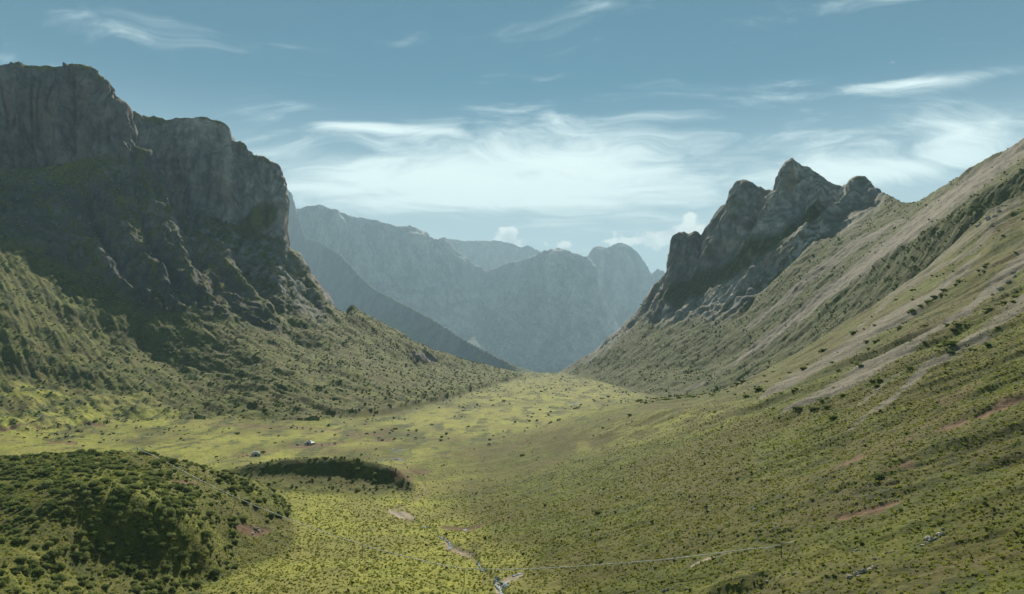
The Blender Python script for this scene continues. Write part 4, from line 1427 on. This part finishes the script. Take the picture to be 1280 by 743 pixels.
wall_tent(320, 570.5, 5.6, 4.6, 1.7, 3.3, .35, 'white ridge tent with a dark doorway, nearer one beside the pink bundle')
wall_tent(388, 556, 6.4, 5.2, 1.7, 3.5, -.3, 'white peaked tent on the meadow beside the little teal tent', True)


def dome_tent(x, row, r_, label):
    t = bpy.data.objects.new('dome_tent', None)
    COL.objects.link(t)
    t.location = place(x, row)
    tag(t, label, 'tent')
    v, f = [], []
    nu, nv = 18, 7
    for i in range(nv + 1):
        th = math.pi / 2 * i / nv
        for k in range(nu):
            ph = 2 * math.pi * k / nu
            pin = 1 - .07 * abs(math.sin(2 * ph)) * math.cos(th)
            v.append((r_ * 1.15 * math.cos(th) * math.cos(ph) * pin, r_ * math.cos(th) * math.sin(ph) * pin, r_ * .82 * math.sin(th) - .05))
    for i in range(nv):
        for k in range(nu):
            f.append((i * nu + k, i * nu + (k + 1) % nu, (i + 1) * nu + (k + 1) % nu, (i + 1) * nu + k))
    link('shell', mesh('shell', v, f, M_TEAL), t)
    link('door_shade', mesh('door_shade', [(-.5 * r_, -.97 * r_, .02), (.1 * r_, -1.04 * r_, .02), (.0, -.86 * r_, .52 * r_), (-.3 * r_, -.86 * r_, .50 * r_)], [(0, 1, 2, 3)], M_DOOR_SHADE), t)  # black panel standing in for the shaded opening


dome_tent(372, 556.5, 1.35, 'small teal dome tent to the left of the white peaked tent')


def bundle(x, row, size, mat, label, group=None):
    p = place(x, row)
    v, f = [], []
    r_ = np.random.default_rng(int(x * 10))
    nu, nv = 14, 6
    for i in range(nv + 1):
        th = math.pi / 2 * i / nv
        for k in range(nu):
            ph = 2 * math.pi * k / nu
            sq = 1 / max(abs(math.cos(ph)), abs(math.sin(ph))) ** .6
            q_ = r_.uniform(.86, 1.1)
            v.append((size * 1.3 * math.cos(th) ** .7 * math.cos(ph) * sq * q_, size * math.cos(th) ** .7 * math.sin(ph) * sq * q_, size * .8 * math.sin(th) * q_ - .1))
    for i in range(nv):
        for k in range(nu):
            f.append((i * nu + k, i * nu + (k + 1) % nu, (i + 1) * nu + (k + 1) % nu, (i + 1) * nu + k))
    tag(link('bundle', mesh('bundle', v, f, mat), None, p), label, 'bundle', group)


bundle(309, 569.5, .95, M_TARP, 'pink covered bundle left of the nearer white tent')
bundle(313, 571.5, .6, M_SACK, 'dark heap between the pink bundle and the nearer white tent')
bundle(303.5, 571, .6, M_SACK, 'small dark heap left of the pink bundle by the nearer tent')
bundle(418, 556, .8, M_SACK, 'dark heap on the trodden ground right of the peaked tent')
bundle(188, 558.5, 1.0, M_TARP, 'reddish heap on the meadow just behind the shrubby hill crest')

# ------------------------------------------------------------------ grazing animals


def skin_body(name, nodes, edges, mat, squash=None):
    me = bpy.data.meshes.new(name)
    me.from_pydata([n[:3] for n in nodes], edges, [])
    o = bpy.data.objects.new(name, me)
    COL.objects.link(o)
    sk = o.modifiers.new('skin', 'SKIN')
    for k, n in enumerate(nodes):
        rr = n[3] if isinstance(n[3], tuple) else (n[3], n[3])
        me.skin_vertices[0].data[k].radius = rr
        me.skin_vertices[0].data[k].use_root = (k == 0)
    sk.use_smooth_shade = True
    sub = o.modifiers.new('sub', 'SUBSURF')
    sub.levels = sub.render_levels = 1
    dg_ = bpy.context.evaluated_depsgraph_get()
    out_ = bpy.data.meshes.new_from_object(o.evaluated_get(dg_))
    out_.materials.clear()
    out_.materials.append(mat)
    bpy.data.objects.remove(o)
    bpy.data.meshes.remove(me)
    out_.name = name
    return out_


def beast(L, h, body, hump, leg, head_low, mat, name, belly):
    """grazing quadruped of length L facing +X: trunk, four jointed legs, lowered head and tail, one surface"""
    zc = h - body
    n = [(0, 0, zc, (body * .92, body * 1.05)), (-L * .22, 0, zc, (body * .95, body)), (-L * .40, 0, zc + .02, (body * .78, body * .82)), (L * .20, 0, zc + hump * .6, (body * .95, body * 1.12)),
         (L * .36, 0, zc + hump * .2, (body * .66, body * .8)), (L * .50, 0, zc - head_low * .35, (body * .40, body * .48)), (L * .62, 0, zc - head_low * .75, (body * .34, body * .36)), (L * .70, 0, zc - head_low * 1.15, (body * .20, body * .2))]
    e = [(0, 1), (1, 2), (0, 3), (3, 4), (4, 5), (5, 6), (6, 7)]
    for sy in (-1, 1):
        y = sy * body * .5
        b = len(n)
        n += [(-L * .36, y, zc - body * .45, leg * 1.7), (-L * .33, y, zc * .62, leg * 1.2), (-L * .42, y, zc * .34, leg * .8), (-L * .40, y, .03, leg * .8)]
        e += [(2, b), (b, b + 1), (b + 1, b + 2), (b + 2, b + 3)]
        b = len(n)
        n += [(L * .24, y, zc - body * .5, leg * 1.5), (L * .25, y, zc * .36, leg * .9), (L * .23, y, .03, leg * .8)]
        e += [(3, b), (b, b + 1), (b + 1, b + 2)]
    b = len(n)
    n += [(-L * .50, 0, zc, leg * .8), (-L * .54, 0, zc * .5, leg * 1.1)]
    e += [(2, b), (b, b + 1)]
    return skin_body(name, n, e, mat)


M_YAK = plain('black_yak_hair', (.016, .014, .013), .85)
M_SHEEP = plain('cream_fleece', (.72, .68, .60), .95, var=.15)
M_HORN = plain('pale_horn', (.30, .28, .24), .6)
YAK = [beast(2.1, 1.42, .40, .18, .085, .75, M_YAK, 'yak', 1), beast(2.0, 1.36, .40, .16, .085, .30, M_YAK, 'yak', 1)]
SHEEP = [beast(1.05, .82, .27, .02, .04, .40, M_SHEEP, 'sheep', 0), beast(1.05, .82, .27, .02, .04, .12, M_SHEEP, 'sheep', 0)]


def horns(k):
    L, h, low = [(2.1, 1.42, .75), (2.0, 1.36, .30)][k]
    zc = h - .40
    v, f = [], []
    for sy in (-1, 1):
        q_, g_ = tube([(L * .60, sy * .10, zc - low * .6 + .1), (L * .60, sy * .34, zc - low * .6 + .2), (L * .62, sy * .36, zc - low * .6 + .45)], [.05, .04, .012], 6)
        f += [tuple(i + len(v) for i in t_) for t_ in g_]
        v += q_
    return mesh('horns', v, f, M_HORN)


HORNS = [horns(0), horns(1)]
YAKS = [(55, 187), (68, 160), (190, 268), (130, 282), (155, 287), (403, 277), (505, 327), (545, 325), (90, 347), (95, 375), (190, 347), (112, 360), (175, 405), (118, 443), (163, 467), (247, 455), (247, 422), (305, 470), (318, 467), (368, 443), (382, 448), (398, 472),
        (440, 442), (458, 452), (445, 460), (487, 457), (465, 400), (470, 410), (550, 425), (553, 523), (465, 495), (795, 310), (795, 320), (790, 345), (815, 347), (843, 342), (840, 355), (830, 362), (893, 360), (780, 383), (943, 392), (1055, 396), (1117, 330), (1160, 275), (1015, 347),
        (1175, 390), (1200, 418), (540, 235), (578, 290), (655, 280), (665, 288), (630, 270), (245, 137), (740, 140), (300, 405), (325, 405), (280, 443), (330, 452), (1130, 405), (1228, 395), (210, 203), (300, 180), (490, 270), (405, 240), (455, 270)]
YAKS = [(x / 5.333, 460 + y / 5.333) for x, y in YAKS] + [(240 + x / 4.571, 520 + y / 4.571) for x, y in [(600, 70), (630, 70), (680, 77), (890, 112), (815, 112), (1000, 105), (1130, 100), (1235, 112), (815, 158), (740, 168), (970, 225), (475, 155), (412, 210), (400, 212), (140, 238), (1070, 128)]]
YAKS += [(611, 556), (690, 497), (655, 487), (865, 494), (520, 548), (470, 562)]
FLOCK = [(262, 240), (270, 235), (280, 245), (285, 225), (292, 240), (275, 260), (318, 262), (300, 250), (180, 310), (197, 312), (210, 295), (35, 313), (255, 320), (265, 318), (275, 325), (292, 312), (285, 335), (300, 338), (318, 343), (340, 340), (265, 330), (395, 357), (408, 357), (430, 358),
         (462, 372), (355, 295), (560, 360), (580, 362), (75, 243), (85, 245), (611, 424), (615, 430), (640, 420), (655, 413), (635, 432), (650, 437), (690, 440), (720, 450), (727, 455), (675, 467), (680, 465), (690, 458), (740, 463), (752, 480), (745, 430), (785, 440), (790, 475), (800, 478),
         (805, 445), (825, 487), (820, 490), (875, 490), (890, 492), (912, 500), (925, 500), (920, 205), (975, 300), (1060, 517), (1240, 530), (450, 265), (590, 435), (795, 440), (270, 250), (283, 258), (620, 418), (660, 432), (705, 445), (770, 436), (25, 318), (300, 320), (288, 318), (258, 328)]
FLOCK = [(x / 5.333, 460 + y / 5.333) for x, y in FLOCK] + [(240 + x / 4.571, 520 + y / 4.571) for x, y in [(783, 160), (862, 155), (965, 160), (993, 162), (40, 185)]]


def where_is(x, y):
    if x > 520: return 'far down the valley floor near the stream'
    if x > 395: return 'on the trodden ground right of the tents'
    if x > 240: return 'on the meadow around the white tents'
    if y > 548: return 'on the meadow just behind the shrubby hill'
    if y > 532: return 'below the brown track across the left pasture'
    if x > 140: return 'in the loose herd left of the tents'
    return 'above the brown track on the left pasture'


for x, y in YAKS:
    k = int(rng.integers(2))
    o = link('yak', YAK[k], None, place(x, y + 1.0))
    sc_ = rng.uniform(.95, 1.35)
    o.scale = (sc_,) * 3
    o.rotation_euler = (0, 0, rng.choice([0, math.pi]) + rng.normal(0, .6))
    w_ = where_is(x, y)
    tag(o, 'black yak grazing ' + w_, 'yak', 'yaks ' + w_)
    link('horns', HORNS[k], o)
for x, y in FLOCK:
    o = link('sheep', SHEEP[int(rng.integers(2))], None, place(x, y + .6))
    sc_ = rng.uniform(1.1, 1.5)
    o.scale = (sc_,) * 3
    o.rotation_euler = (0, 0, rng.choice([0, math.pi]) + rng.normal(0, .6))
    w_ = where_is(x, y)
    tag(o, 'white sheep grazing ' + w_, 'sheep', 'sheep ' + w_)


# ------------------------------------------------------------------ haze
def build_haze():
    lo, hi = (-19000, -150, float(P[..., 2].min()) - 1), (19000, 26100, float(P[..., 2].max()) + 30)
    v = [(x, y, z) for x in (lo[0], hi[0]) for y in (lo[1], hi[1]) for z in (lo[2], hi[2])]
    f = [(0, 1, 3, 2), (4, 6, 7, 5), (0, 4, 5, 1), (2, 3, 7, 6), (0, 2, 6, 4), (1, 5, 7, 3)]
    me = bpy.data.meshes.new('haze')
    me.from_pydata(v, [], f)
    m, N, out = new_mat('haze_air')
    pv = N.new('ShaderNodeVolumePrincipled')
    pv.inputs['Color'].default_value = (.56, .83, 1.0, 1)
    pv.inputs['Density'].default_value = HAZE
    pv.inputs['Anisotropy'].default_value = .0
    N.l.new(pv.outputs[0], out.inputs['Volume'])
    me.materials.append(m)
    o = bpy.data.objects.new('haze', me)
    o['kind'] = 'stuff'
    COL.objects.link(o)


HAZE = 0.46e-4
build_haze()
print('COUNT', {o.name: len(o.data.vertices) for o in COL.objects if o.type == 'MESH' and o.modifiers})
